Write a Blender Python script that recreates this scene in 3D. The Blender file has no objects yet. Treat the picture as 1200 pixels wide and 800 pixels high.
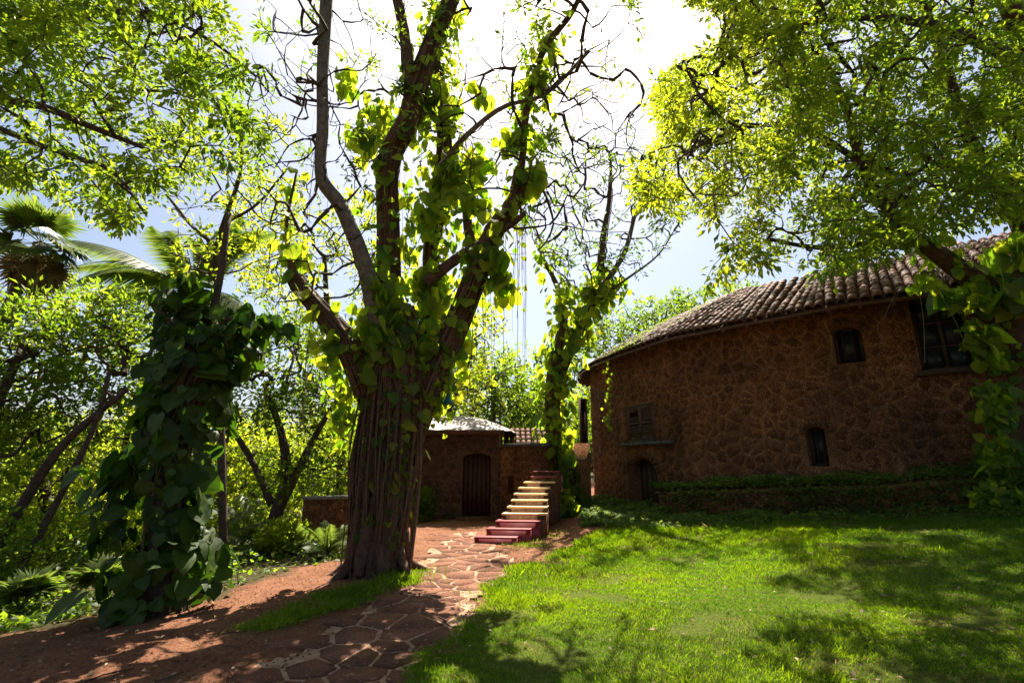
import bpy, bmesh, math, random
import numpy as np
from mathutils import Vector, Matrix, noise

# ------------------------------------------------------------------ camera, sky, sun, exposure
sc = bpy.context.scene
TILT = math.radians(14.3); F = 567.0; EYE = 1.6
cam_d = bpy.data.cameras.new('camera'); cam = bpy.data.objects.new('camera', cam_d)
sc.collection.objects.link(cam); sc.camera = cam
cam_d.sensor_width = 36; cam_d.lens = 17.0; cam_d.clip_start = 0.05; cam_d.clip_end = 5000
cam.location = (0, 0, EYE); cam.rotation_euler = (math.radians(90) + TILT, 0, 0)

SUN_EL = math.radians(60); SUN_AZ = math.radians(4)      # azimuth from +Y towards +X
SUN = np.array([math.sin(SUN_AZ) * math.cos(SUN_EL), math.cos(SUN_AZ) * math.cos(SUN_EL), math.sin(SUN_EL)])
world = bpy.data.worlds.new('World'); sc.world = world; world.use_nodes = True
wn = world.node_tree.nodes; wl = world.node_tree.links
sky = wn.new('ShaderNodeTexSky'); sky.sky_type = 'NISHITA'; sky.sun_disc = False
sky.sun_elevation = SUN_EL; sky.sun_rotation = SUN_AZ
sky.air_density = 1.0; sky.dust_density = 2.8; sky.ozone_density = 1.0
wl.new(sky.outputs[0], wn['Background'].inputs[0]); wn['Background'].inputs[1].default_value = 0.052
sun_d = bpy.data.lights.new('sun', 'SUN'); sun_d.energy = 5.0; sun_d.angle = math.radians(0.5)
sun_d.color = (1.0, 0.91, 0.76)
sun = bpy.data.objects.new('sun', sun_d); sc.collection.objects.link(sun)
sun.rotation_euler = Vector(tuple(-SUN)).to_track_quat('-Z', 'Y').to_euler()
sc.view_settings.view_transform = 'Standard'; sc.view_settings.look = 'None'
sc.view_settings.gamma = 1.0; sc.view_settings.use_curve_mapping = False
sc.view_settings.exposure = 1.75
sc.cycles.max_bounces = 8; sc.cycles.diffuse_bounces = 4; sc.cycles.transmission_bounces = 4
sc.cycles.transparent_max_bounces = 6; sc.cycles.caustics_reflective = False; sc.cycles.caustics_refractive = False

# ------------------------------------------------------------------ picture measurements -> places
CT, ST = math.cos(TILT), math.sin(TILT)
def ray(px, py):
    u = (px - 600) / F; v = (400 - py) / F
    return np.array([u, CT - v * ST, v * CT + ST])
def W(px, py, Y):
    d = ray(px, py); return np.array([0, 0, EYE]) + d * (Y / d[1])
def proj(p):
    p = np.asarray(p, float); y = p[..., 1]; z = p[..., 2] - EYE
    zc = y * CT + z * ST; yc = -y * ST + z * CT
    return 600 + F * p[..., 0] / zc, 400 - F * yc / zc
def softp(x, k=1.2):
    return np.log1p(np.exp(np.clip(x * k, -30, 30))) / k
def H(x, y):
    x = np.asarray(x, float); y = np.asarray(y, float)
    z = 0.118 * np.minimum(softp(x - 0.9, 2.2), 14)
    z = z + 0.035 * np.clip(y - 9.5, 0, 12) * (1 / (1 + np.exp(-(x - 1.2) * 3)))
    z = z - 0.07 * np.minimum(softp(-x - 3.4, 1.5), 30) - 0.02 * np.clip(y - 10, 0, 60) * (1 / (1 + np.exp((x + 4.5) * 1.5)))
    z = z + 0.03 * np.sin(x * 1.3 + y * 0.7) * np.sin(y * 0.9 - x * 0.4) + 0.015 * np.sin(3.1 * x + 1) * np.sin(2.7 * y)
    return z
def GP(px, py):
    d = ray(px, py); t = 0.5
    prev = t
    while t < 200:
        p = np.array([0, 0, EYE]) + d * t
        if p[2] < H(p[0], p[1]): break
        prev = t; t *= 1.01
    return np.array([0, 0, EYE]) + d * prev

# ------------------------------------------------------------------ materials
def new_mat(name):
    m = bpy.data.materials.new(name); m.use_nodes = True
    nt = m.node_tree; return m, nt, nt.nodes['Principled BSDF'], nt.nodes['Material Output']
def N(nt, t, **kw):
    n = nt.nodes.new(t)
    for k, v in kw.items(): setattr(n, k, v)
    return n
def ramp(nt, src, stops):
    r = N(nt, 'ShaderNodeValToRGB'); e = r.color_ramp.elements
    while len(e) < len(stops): e.new(0.5)
    for q, (p, c) in zip(e, stops): q.position = p; q.color = (*c, 1)
    nt.links.new(src, r.inputs[0]); return r.outputs[0]
def noise_t(nt, scale, detail=6, rough=0.6, coord=None):
    g = N(nt, 'ShaderNodeNewGeometry') if coord is None else None
    n = N(nt, 'ShaderNodeTexNoise'); n.inputs['Scale'].default_value = scale
    n.inputs['Detail'].default_value = detail; n.inputs['Roughness'].default_value = rough
    nt.links.new(g.outputs['Position'] if g else coord, n.inputs['Vector']); return n.outputs[0]
def mixc(nt, fac, a, b, mode='MIX'):
    m = N(nt, 'ShaderNodeMix', data_type='RGBA', blend_type=mode)
    for i, s in ((0, fac), (6, a), (7, b)):
        if hasattr(s, 'links') or isinstance(s, bpy.types.NodeSocket): nt.links.new(s, m.inputs[i])
        else: m.inputs[i].default_value = s if i == 0 else (*s, 1)
    return m.outputs[2]
def bump(nt, bs, h, strength, dist=0.02):
    b = N(nt, 'ShaderNodeBump'); b.inputs['Strength'].default_value = strength; b.inputs['Distance'].default_value = dist
    nt.links.new(h, b.inputs['Height']); nt.links.new(b.outputs[0], bs.inputs['Normal'])
def attr(nt, name='tint'):
    a = N(nt, 'ShaderNodeAttribute'); a.attribute_name = name; return a.outputs['Fac']
def rough_mat(name, c0, c1, scale=8, rough=0.9, bs=0.5, bscale=40, dist=0.02, tint=None, spots=None, stain=None):
    m, nt, b, o = new_mat(name)
    n1 = noise_t(nt, scale)
    col = ramp(nt, n1, [(0.3, c0), (0.7, c1)])
    if tint:
        t = attr(nt)
        col = mixc(nt, t, col, mixc(nt, 1.0, col, tint, 'MULTIPLY'))
    if spots:
        sp = noise_t(nt, spots[0], 3, 0.7)
        f = ramp(nt, sp, [(spots[1], (0, 0, 0)), (spots[1] + 0.06, (1, 1, 1))])
        col = mixc(nt, f, col, spots[2])
    if stain:      # broad weathering, different from place to place
        sf = ramp(nt, noise_t(nt, 0.55, 5, 0.6), [(0.38, stain[0]), (0.62, stain[1])]); col = mixc(nt, 1.0, col, sf, 'MULTIPLY')
        st2 = N(nt, 'ShaderNodeMapping'); g2 = N(nt, 'ShaderNodeNewGeometry'); st2.inputs['Scale'].default_value = (1.6, 1.6, 0.22)
        nt.links.new(g2.outputs['Position'], st2.inputs['Vector']); run = ramp(nt, noise_t(nt, 1.7, 5, 0.6, st2.outputs[0]), [(0.5, (1, 1, 1)), (0.68, (0.5, 0.5, 0.52))]); col = mixc(nt, 0.8, col, run, 'MULTIPLY')
    nt.links.new(col, b.inputs['Base Color']); b.inputs['Roughness'].default_value = rough
    b.inputs['Specular IOR Level'].default_value = 0.25
    bump(nt, b, noise_t(nt, bscale, 8, 0.7), bs, dist)
    return m
def leaf_mat(name, c0, c1, t0, t1, gloss=0.45, trans=0.58, vein=False):
    """two-sided leaf: reflecting colour from c0 to c1, light shining through it from t0 to t1, by leaf"""
    m, nt, b, o = new_mat(name)
    t = attr(nt)
    if vein:
        oi = N(nt, 'ShaderNodeObjectInfo'); t = oi.outputs['Random']
        mm = N(nt, 'ShaderNodeMath', operation='ADD'); nt.links.new(oi.outputs['Random'], mm.inputs[0])
        nt.links.new(attr(nt), mm.inputs[1]); t = mm.outputs[0]
        fr = N(nt, 'ShaderNodeMath', operation='FRACT'); nt.links.new(t, fr.inputs[0]); t = fr.outputs[0]
    c = ramp(nt, t, [(0.0, c0), (0.85, c1), (1.0, (c1[0] * 1.3, c1[1] * 1.1, c1[2]))])
    ct = ramp(nt, t, [(0.0, t0), (0.9, t1)])
    if vein:
        v = attr(nt, 'vein')
        c = mixc(nt, v, c, (min(1, c1[0] * 2.2), min(1, c1[1] * 1.6), c1[2] * 2))
    nt.links.new(c, b.inputs['Base Color']); b.inputs['Roughness'].default_value = gloss
    b.inputs['Specular IOR Level'].default_value = 0.22
    tr = N(nt, 'ShaderNodeBsdfTranslucent'); nt.links.new(ct, tr.inputs[0])
    mx = N(nt, 'ShaderNodeMixShader'); mx.inputs[0].default_value = trans
    nt.links.new(b.outputs[0], mx.inputs[1]); nt.links.new(tr.outputs[0], mx.inputs[2])
    nt.links.new(mx.outputs[0], o.inputs[0])
    if vein: bump(nt, b, noise_t(nt, 18, 3), 0.3, 0.01)
    return m

M = {}
M['bark'] = rough_mat('bark', (0.05, 0.026, 0.018), (0.15, 0.085, 0.055), 9, 0.9, 1.0, 35, 0.03)
M['bark_grey'] = rough_mat('bark_grey', (0.07, 0.06, 0.055), (0.20, 0.17, 0.15), 12, 0.85, 0.8, 40, 0.02)
M['bark_dark'] = rough_mat('bark_dark', (0.035, 0.025, 0.02), (0.10, 0.07, 0.055), 12, 0.9, 0.8, 40, 0.02)
M['root'] = rough_mat('aerial_root', (0.075, 0.038, 0.022), (0.19, 0.11, 0.065), 20, 0.8, 0.4, 60, 0.01, tint=(0.5, 0.5, 0.5))
M['stem'] = rough_mat('vine_stem', (0.09, 0.07, 0.035), (0.17, 0.15, 0.07), 20, 0.7, 0.3, 60)
M['leaf_fine'] = leaf_mat('leaf_fine', (0.04, 0.075, 0.012), (0.085, 0.12, 0.02), (0.16, 0.33, 0.012), (0.46, 0.56, 0.02))
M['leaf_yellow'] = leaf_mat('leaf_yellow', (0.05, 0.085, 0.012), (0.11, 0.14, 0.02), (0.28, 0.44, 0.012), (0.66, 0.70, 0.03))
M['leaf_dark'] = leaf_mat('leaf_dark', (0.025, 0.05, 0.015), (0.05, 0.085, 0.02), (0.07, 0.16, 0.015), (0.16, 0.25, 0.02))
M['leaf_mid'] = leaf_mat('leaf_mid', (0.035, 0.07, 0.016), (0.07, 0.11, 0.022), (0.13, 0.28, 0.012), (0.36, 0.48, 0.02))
M['pothos'] = leaf_mat('broad_leaf_green', (0.04, 0.09, 0.018), (0.11, 0.17, 0.025), (0.20, 0.42, 0.012), (0.68, 0.74, 0.03), 0.42, 0.62, True)
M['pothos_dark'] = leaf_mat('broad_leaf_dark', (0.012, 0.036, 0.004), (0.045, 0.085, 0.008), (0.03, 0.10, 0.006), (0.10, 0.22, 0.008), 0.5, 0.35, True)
M['frond'] = leaf_mat('palm_frond', (0.04, 0.07, 0.02), (0.08, 0.11, 0.03), (0.13, 0.24, 0.03), (0.28, 0.36, 0.04), 0.4, 0.4)
M['dead_frond'] = leaf_mat('dead_frond', (0.12, 0.09, 0.04), (0.2, 0.15, 0.07), (0.2, 0.14, 0.05), (0.3, 0.22, 0.08), 0.7, 0.3)
M['grass'] = leaf_mat('grass_blade', (0.028, 0.085, 0.004), (0.10, 0.165, 0.010), (0.10, 0.30, 0.003), (0.42, 0.56, 0.008), 0.6, 0.5)
M['ivy'] = leaf_mat('ground_ivy_leaf', (0.04, 0.08, 0.015), (0.10, 0.14, 0.03), (0.12, 0.28, 0.015), (0.36, 0.48, 0.03), 0.7, 0.45)
M['litter'] = leaf_mat('fallen_leaf', (0.10, 0.05, 0.03), (0.34, 0.25, 0.14), (0.16, 0.09, 0.04), (0.3, 0.2, 0.1), 0.6, 0.25)
M['stone'] = rough_mat('laterite_stone', (0.085, 0.034, 0.018), (0.24, 0.105, 0.05), 5, 0.85, 1.0, 45, 0.05, tint=(0.62, 0.6, 0.62), spots=(40, 0.57, (0.50, 0.26, 0.11)), stain=((0.55, 0.5, 0.5), (1.2, 1.05, 0.95)))
M['mortar'] = rough_mat('wall_mortar', (0.125, 0.056, 0.03), (0.25, 0.125, 0.068), 5, 0.95, 1.0, 50, 0.05, spots=(36, 0.56, (0.52, 0.29, 0.13)), stain=((0.6, 0.55, 0.55), (1.3, 1.15, 1.05)))
M['hut_shade_stone'] = rough_mat('shaded_hut_stone', (0.055, 0.028, 0.019), (0.15, 0.078, 0.05), 5, 0.9, 1.0, 45, 0.05, tint=(0.6, 0.6, 0.62), spots=(40, 0.6, (0.3, 0.2, 0.14)))  # darker weathered copy of the laterite; the hut's shade is put into the colour
M['hut_shade_mortar'] = rough_mat('shaded_hut_mortar', (0.07, 0.037, 0.026), (0.16, 0.09, 0.06), 5, 0.95, 1.0, 50, 0.05)  # mortar darkened to match, hut shade in its colour too
M['dark_stone'] = rough_mat('dark_dressed_stone', (0.05, 0.05, 0.055), (0.10, 0.10, 0.11), 8, 0.7, 0.4, 40)
M['flag'] = rough_mat('red_flagstone', (0.10, 0.04, 0.024), (0.30, 0.13, 0.075), 2.6, 0.9, 1.0, 35, 0.04, tint=(0.7, 0.66, 0.66), spots=(45, 0.60, (0.38, 0.2, 0.13)))
M['joint'] = rough_mat('sandy_joint', (0.17, 0.08, 0.05), (0.46, 0.30, 0.20), 7, 0.95, 0.6, 60)
M['tile'] = rough_mat('clay_roof_tile', (0.085, 0.034, 0.022), (0.25, 0.11, 0.065), 5, 0.72, 0.5, 50, 0.01, tint=(0.5, 0.5, 0.5), spots=(22, 0.62, (0.09, 0.09, 0.06)))
M['red_paint'] = rough_mat('red_oxide_paint', (0.17, 0.022, 0.028), (0.29, 0.06, 0.06), 7, 0.5, 0.3, 40, 0.01, spots=(18, 0.68, (0.20, 0.13, 0.1)))
M['cream_paint'] = rough_mat('cream_step_paint', (0.60, 0.42, 0.20), (0.75, 0.58, 0.32), 6, 0.7, 0.3, 40, 0.01, spots=(20, 0.66, (0.3, 0.2, 0.12)))
M['wood'] = rough_mat('old_dark_wood', (0.035, 0.022, 0.018), (0.09, 0.055, 0.04), 12, 0.7, 0.5, 60, 0.01)
M['wood_red'] = rough_mat('red_brown_wood', (0.03, 0.012, 0.010), (0.07, 0.028, 0.022), 12, 0.6, 0.4, 60, 0.01)
M['rafter'] = rough_mat('rafter_wood', (0.06, 0.03, 0.02), (0.12, 0.06, 0.04), 12, 0.8, 0.4, 60, 0.01)
M['lime'] = rough_mat('weathered_lime_roof', (0.17, 0.14, 0.135), (0.36, 0.31, 0.30), 2.5, 0.6, 0.5, 30, 0.02, spots=(6, 0.56, (0.17, 0.13, 0.12)))
M['moss'] = rough_mat('moss', (0.03, 0.05, 0.012), (0.08, 0.10, 0.02), 20, 0.95, 1.0, 60, 0.03)
M['green_metal'] = rough_mat('green_enamel', (0.01, 0.08, 0.07), (0.015, 0.11, 0.10), 8, 0.35, 0.1, 40)
M['dark_inside'] = rough_mat('dark_plaster', (0.05, 0.03, 0.025), (0.08, 0.05, 0.04), 4, 0.95, 0.3, 40)
m, nt, b, o = new_mat('window_glass'); b.inputs['Base Color'].default_value = (0.02, 0.025, 0.03, 1); b.inputs['Roughness'].default_value = 0.3
b.inputs['Specular IOR Level'].default_value = 0.25; bump(nt, b, noise_t(nt, 3, 2), 0.15, 0.02); M['glass'] = m

for nd in M['grass'].node_tree.nodes:
    if nd.type == 'VALTORGB':
        e = nd.color_ramp.elements; e[len(e) - 1].position = .95 if len(e) == 2 else .96
        if len(e) == 3: e[1].position = .93; e[2].color = (0.30, 0.22, 0.09, 1)
        q = e.new(.985); q.color = (0.34, 0.25, 0.10, 1)
# ground: laterite earth, turf soil and shade-garden soil told apart by painted regions
m, nt, b, o = new_mat('ground_soil')
n1 = noise_t(nt, 1.6, 8, 0.65); n2 = noise_t(nt, 25, 6, 0.7)
earth = mixc(nt, 0.45, ramp(nt, n1, [(0.3, (0.12, 0.042, 0.024)), (0.7, (0.30, 0.135, 0.075))]), ramp(nt, n2, [(0.35, (0.08, 0.035, 0.022)), (0.7, (0.36, 0.18, 0.10))]))
turf = ramp(nt, n2, [(0.35, (0.05, 0.075, 0.008)), (0.7, (0.11, 0.14, 0.02))])
thin = ramp(nt, n1, [(0.58, (0, 0, 0)), (0.70, (1, 1, 1))])
turf = mixc(nt, thin, turf, (0.17, 0.13, 0.05))
humus = ramp(nt, n2, [(0.35, (0.03, 0.03, 0.012)), (0.7, (0.09, 0.075, 0.03))])
col = mixc(nt, attr(nt, 'lawn'), earth, turf); col = mixc(nt, attr(nt, 'wild'), col, humus)
nt.links.new(col, b.inputs['Base Color']); b.inputs['Roughness'].default_value = 0.95
b.inputs['Specular IOR Level'].default_value = 0.1
bump(nt, b, noise_t(nt, 30, 10, 0.75), 1.0, 0.04); M['ground'] = m

# ------------------------------------------------------------------ object helpers
COL = sc.collection
def finish(o, label=None, cat=None, group=None, kind=None):
    if label: o['label'] = label
    if cat: o['category'] = cat
    if group: o['group'] = group
    if kind: o['kind'] = kind
    return o
def place(o, parent):
    if parent is not None:
        o.parent = parent
        pl = Vector(parent['_w']) if '_w' in parent else parent.location
        o.location = o.location - pl
        o['_w'] = tuple(Vector(o.location) + pl)
def empty(name, loc, label=None, cat=None, group=None, parent=None, kind=None):
    o = bpy.data.objects.new(name, None); COL.objects.link(o); o.location = tuple(map(float, loc)); o.empty_display_size = 0.2
    o['_w'] = tuple(map(float, loc))
    if parent is not None: place(o, parent)
    return finish(o, label, cat, group, kind)
def mesh_np(name, V, Fc, mat, tint=None, smooth=False, extra=None):
    V = np.asarray(V, np.float32); me = bpy.data.meshes.new(name)
    if isinstance(Fc, np.ndarray): groups = [Fc]
    else: groups = [np.asarray(g, np.int32) for g in Fc if len(g)]
    nl = sum(g.size for g in groups); npol = sum(len(g) for g in groups)
    me.vertices.add(len(V)); me.vertices.foreach_set('co', V.ravel())
    me.loops.add(nl); me.loops.foreach_set('vertex_index', np.concatenate([g.ravel() for g in groups]).astype(np.int32))
    tot = np.concatenate([np.full(len(g), g.shape[1], np.int32) for g in groups])
    st = np.concatenate([[0], np.cumsum(tot)[:-1]]).astype(np.int32)
    me.polygons.add(npol); me.polygons.foreach_set('loop_start', st); me.polygons.foreach_set('loop_total', tot)
    if smooth: me.polygons.foreach_set('use_smooth', np.ones(npol, bool))
    me.update(calc_edges=True)
    at = {'tint': tint} if tint is not None else {}
    if extra: at.update(extra)
    for k, v in at.items():
        a = me.attributes.new(k, 'FLOAT', 'POINT'); a.data.foreach_set('value', np.asarray(v, np.float32))
    if mat: me.materials.append(mat)
    return me
def ob(name, me, parent=None, loc=(0, 0, 0), **kw):
    """mesh written in place coordinates; the object sits at world origin + loc, parented with its offset taken out"""
    o = bpy.data.objects.new(name, me); COL.objects.link(o); o.location = tuple(map(float, loc))
    o['_w'] = tuple(map(float, loc))
    place(o, parent); return finish(o, **kw)

class Geo:
    """gathers boxes, tubes and sheets into one mesh"""
    def __init__(s): s.v = []; s.q = []; s.t = []; s.n = 0; s.tint = []
    def add(s, V, Q=None, T=None, tint=0.5):
        V = np.asarray(V, float); s.v.append(V)
        if Q is not None and len(Q): s.q.append(np.asarray(Q, int) + s.n)
        if T is not None and len(T): s.t.append(np.asarray(T, int) + s.n)
        s.tint.append(np.full(len(V), tint) if np.isscalar(tint) else np.asarray(tint)); s.n += len(V)
    def box(s, c, size, rot=0.0, tint=0.5, ax=None):
        x, y, z = [k / 2 for k in size]
        V = np.array([[-x, -y, -z], [x, -y, -z], [x, y, -z], [-x, y, -z], [-x, -y, z], [x, -y, z], [x, y, z], [-x, y, z]])
        if ax is not None: V = V @ np.array(ax)
        else:
            cr, sr = math.cos(rot), math.sin(rot); V = V @ np.array([[cr, sr, 0], [-sr, cr, 0], [0, 0, 1]])
        s.add(V + np.asarray(c), [[0, 3, 2, 1], [4, 5, 6, 7], [0, 1, 5, 4], [1, 2, 6, 5], [2, 3, 7, 6], [3, 0, 4, 7]], None, tint)
    def tube(s, P, R, sides=5, tint=0.5, wob=None, cap=False):
        P = np.asarray(P, float); n = len(P); R = np.broadcast_to(np.asarray(R, float), (n,))
        T = np.gradient(P, axis=0); T /= np.linalg.norm(T, axis=1, keepdims=True) + 1e-9
        ref = np.array([1.0, 0.13, 0.0]) if abs(T[:, 0]).mean() < 0.8 else np.array([0.1, 1.0, 0.05])
        U = np.cross(T, ref); U /= np.linalg.norm(U, axis=1, keepdims=True) + 1e-9; B = np.cross(T, U)
        a = np.arange(sides) * 2 * math.pi / sides
        r = R[:, None] * (1 + (wob if wob is not None else 0))
        V = P[:, None, :] + (np.cos(a)[None, :, None] * U[:, None, :] + np.sin(a)[None, :, None] * B[:, None, :]) * (r[..., None] if np.ndim(r) == 2 else r)
        i = np.arange(n - 1)[:, None] * sides; j = np.arange(sides)[None, :]; j2 = (j + 1) % sides
        Q = np.stack([i + j, i + j2, i + sides + j2, i + sides + j], -1).reshape(-1, 4)
        s.add(V.reshape(-1, 3), Q, None, tint)
        if cap:
            k = s.n - n * sides
            s.add([P[-1]], None, None, tint)
            s.t.append(np.array([[k + (n - 1) * sides + q, k + (n - 1) * sides + (q + 1) % sides, s.n - 1] for q in range(sides)]))
    def mesh(s, name, mat, smooth=False):
        fs = []
        if s.q: fs.append(np.concatenate(s.q))
        if s.t: fs.append(np.concatenate(s.t))
        return mesh_np(name, np.concatenate(s.v), fs, mat, np.concatenate(s.tint), smooth)
def rng(seed): return np.random.default_rng(seed)
def spline(P, n):
    """smooth curve through the points"""
    P = np.asarray(P, float); m = len(P)
    if m < 3:
        t = np.linspace(0, 1, n)[:, None]; return P[0] * (1 - t) + P[-1] * t
    Q = np.vstack([2 * P[0] - P[1], P, 2 * P[-1] - P[-2]]); out = []
    for u in np.linspace(0, m - 1 - 1e-6, n):
        i = int(u); t = u - i; a, b_, c, d = Q[i:i + 4]
        out.append(0.5 * (2 * b_ + (c - a) * t + (2 * a - 5 * b_ + 4 * c - d) * t * t + (3 * b_ - a - 3 * c + d) * t ** 3))
    return np.array(out)
def norm(v): return v / (np.linalg.norm(v, axis=-1, keepdims=True) + 1e-9)

# leaf templates: length along +Y, face up along +Z
def blade_template(w=0.5, fold=0.12):
    V = np.array([[0, 0, 0], [-w / 2, 0.42, fold], [0, 1, -0.05], [w / 2, 0.42, fold]]); return V, np.array([[0, 3, 2], [0, 2, 1]])
def oval_template(w=0.55):
    V = np.array([[0, 0, 0], [-w * .42, 0.25, .07], [-w * .5, 0.55, .06], [0, 1, -.1], [w * .5, 0.55, .06], [w * .42, 0.25, .07], [0, .5, 0]])
    return V, np.array([[0, 6, 1], [1, 6, 2], [2, 6, 3], [3, 6, 4], [4, 6, 5], [5, 6, 0]])
def scatter(tpl, pos, dirs, nrm, size):
    """copies of a small leaf template as one mesh: tip along dirs, face along nrm"""
    TV, TF = tpl; n = len(pos)
    d = norm(dirs); z = nrm - (nrm * d).sum(1, keepdims=True) * d; z = norm(z); x = np.cross(d, z)
    Rm = np.stack([x, d, z], 1)
    V = np.einsum('vk,nkj->nvj', TV, Rm) * np.asarray(size).reshape(-1, 1, 1) + pos[:, None, :]
    Fc = (TF[None] + (np.arange(n) * len(TV))[:, None, None]).reshape(-1, TF.shape[1])
    return V.reshape(-1, 3), Fc
def leaves_mesh(name, mat, tpl, pos, dirs, nrm, size, tint):
    V, Fc = scatter(tpl, pos, dirs, nrm, size)
    return mesh_np(name, V, Fc.astype(np.int32), mat, np.repeat(tint, len(tpl[0])))

# ------------------------------------------------------------------ branching by reaching out to points in the crown
def grow(limbs, targets, step=0.35, wig=0.10, sag=0.0, seed=1, r_tip=0.006, expo=0.5, maxr=0.08):
    r = rng(seed); total = sum(len(l) for l in limbs) + len(targets) * 14 + 50
    P = np.zeros((total, 3)); par = np.full(total, -1); base = 0
    for l in limbs:
        P[base:base + len(l)] = l; base += len(l)
    n0 = base; n = base; chains = []
    d0 = np.array([np.min(np.linalg.norm(P[:n0] - t, axis=1)) for t in targets]); order = np.argsort(d0)
    direc = np.zeros((total, 3)); direc[:n0] = np.gradient(P[:n0], axis=0) if n0 > 1 else 0
    for k in order:
        t = targets[k]; dd = np.linalg.norm(P[:n] - t, axis=1); i = int(np.argmin(dd)); d = dd[i]
        if d < step * 0.4: continue
        m = int(min(12, max(2, math.ceil(d / step)))); a = P[i]
        dv = norm(direc[i]) * d * 0.18 if np.linalg.norm(direc[i]) > 1e-6 else np.zeros(3)
        u = np.linspace(0, 1, m + 1)[1:, None]
        c = a + dv + (t - a) * 0.35
        pts = (1 - u) ** 2 * a + 2 * u * (1 - u) * c + u ** 2 * t
        pts = pts + r.normal(0, wig * d / m * 0.8, pts.shape) * np.minimum(1, 2 * (1 - u) + .2) + np.array([0, 0, -sag]) * (u ** 2) * d
        ids = np.arange(n, n + m); P[ids] = pts; par[ids[0]] = i; par[ids[1:]] = ids[:-1]
        prev = np.vstack([a, pts[:-1]]); direc[ids] = pts - prev
        chains.append(np.concatenate([[i], ids])); n += m
    cnt = np.zeros(n); 
    for ch in chains: cnt[ch[-1]] += 1
    for i in range(n - 1, n0 - 1, -1):
        if par[i] >= 0: cnt[par[i]] += cnt[i] if par[i] >= n0 else 0
    rad = np.minimum(r_tip * np.maximum(cnt, 1) ** expo, maxr)
    return P[:n], rad, chains, n0, cnt, direc[:n]
def branch_mesh(name, g, mat, thick_sides=6):
    P, rad, chains, n0, cnt, _ = g; G = Geo()
    for ch in chains:
        R = rad[ch].copy()
        R[0] = min(R[1] * 1.15, 0.2); R[-1] *= 0.5
        G.tube(P[ch], R, 3 if R[0] < 0.018 else thick_sides)
    return G.mesh(name, mat, True)
def twig_leaves(g, per, size, seed, spread=0.12, up=0.5, droop=0.0, hang=None, mincnt=3.5, jit=0.35, face_up=1.0):
    """leaf positions set along the last twigs"""
    P, rad, chains, n0, cnt, D = g; r = rng(seed); pos = []; dr = []; tn = []
    for ch in chains:
        q = ch[1:]; q = q[cnt[q] <= mincnt]
        if len(q) == 0: continue
        A = P[q]; d = norm(D[q])
        cw = math.exp(r.normal(-.15, .6)); m = max(1, int(per * len(q) * cw)); tc = r.random()
        k = r.integers(0, len(q), m); f = r.random((m, 1))
        p = A[k] - D[q][k] * f
        side = norm(np.cross(d[k], r.normal(size=(m, 3))))
        ld = norm(side + 0.6 * d[k] + np.array([0, 0, -droop]) + r.normal(0, jit, (m, 3)))
        pos.append(p + ld * r.random((m, 1)) * spread); dr.append(ld); tn.append(tc * .55 + .45 * r.random(m))
    pos = np.concatenate(pos); dr = np.concatenate(dr); n = len(pos)
    nr = norm(np.array([0, 0, face_up]) + r.normal(0, 0.55, (n, 3)))
    return pos, dr, nr, size * r.uniform(0.55, 1.3, n), np.concatenate(tn)
def in_view_box(px0, px1, py0, py1, y0, y1, n, seed, hole=None):
    """random places inside a piece of the world bounded by four sight lines and two distances"""
    r = rng(seed); out = []
    while len(out) < n:
        px = r.uniform(px0, px1); py = r.uniform(py0, py1); Y = r.uniform(y0, y1)
        if hole and not hole(px, py, r): continue
        p = W(px, py, Y)
        if p[2] > H(p[0], p[1]) + 0.3: out.append(p)
    return np.array(out)
def ellipsoid(c, rad, n, seed, shell=0.5):
    r = rng(seed); v = norm(r.normal(size=(n, 3))); k = (shell + (1 - shell) * r.random((n, 1)) ** 0.6)
    return np.asarray(c) + v * k * np.asarray(rad)
#@@1
# ------------------------------------------------------------------ the ground
def poly_dist(x, y, poly):
    """signed distance to a closed outline, positive inside"""
    P = np.asarray(poly, float)[:, :2]; Qn = np.roll(P, -1, axis=0); x = np.asarray(x, float); y = np.asarray(y, float)
    best = np.full(x.shape, 1e9); ins = np.zeros(x.shape, bool)
    for a, b_ in zip(P, Qn):
        ab = b_ - a; L = (ab ** 2).sum() + 1e-12
        t = np.clip(((x - a[0]) * ab[0] + (y - a[1]) * ab[1]) / L, 0, 1)
        best = np.minimum(best, np.hypot(x - a[0] - t * ab[0], y - a[1] - t * ab[1]))
        c = ((a[1] > y) != (b_[1] > y)) & (x < (b_[0] - a[0]) * (y - a[1]) / (b_[1] - a[1] + 1e-12) + a[0]); ins ^= c
    return np.where(ins, best, -best)
lawn_px = [(470, 800), (500, 765), (540, 735), (575, 715), (572, 690), (600, 672), (640, 656), (676, 637), (700, 626), (735, 620), (820, 620), (900, 616), (1000, 613), (1100, 610), (1200, 607)]
lawn_poly = [GP(*p)[:2] for p in lawn_px] + [(12, 8.6), (16, 6), (16, -3), (-0.6, -3), (-0.9, 2.5)]
strip_px = [(478, 667), (452, 678), (405, 688), (355, 706), (318, 722), (290, 738), (325, 741), (372, 727), (412, 708), (448, 697), (480, 684)]
strip_poly = [GP(*p)[:2] for p in strip_px]
path_px = [(255, 800), (330, 765), (390, 735), (440, 700), (476, 668), (505, 643), (535, 622), (556, 622), (596, 648), (604, 665), (578, 690), (552, 715), (548, 740), (520, 770), (500, 800)]
path_poly = [GP(*p)[:2] for p in path_px]
path_poly = path_poly + [(-0.7, 2.4), (-2.1, 2.4)]
bed_px = [(655, 614), (735, 619), (820, 619), (900, 615), (1000, 612), (1100, 609), (1200, 606)]
wild_px = [(0, 742), (90, 728), (180, 712), (240, 700), (300, 682), (350, 664), (400, 655)]
wild_poly = [(-40, 2.0), (-6.5, 4.6)] + [GP(*p)[:2] for p in wild_px] + [(-3.2, 12), (-3.4, 16), (-3.5, 30), (-40, 40)]

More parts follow.
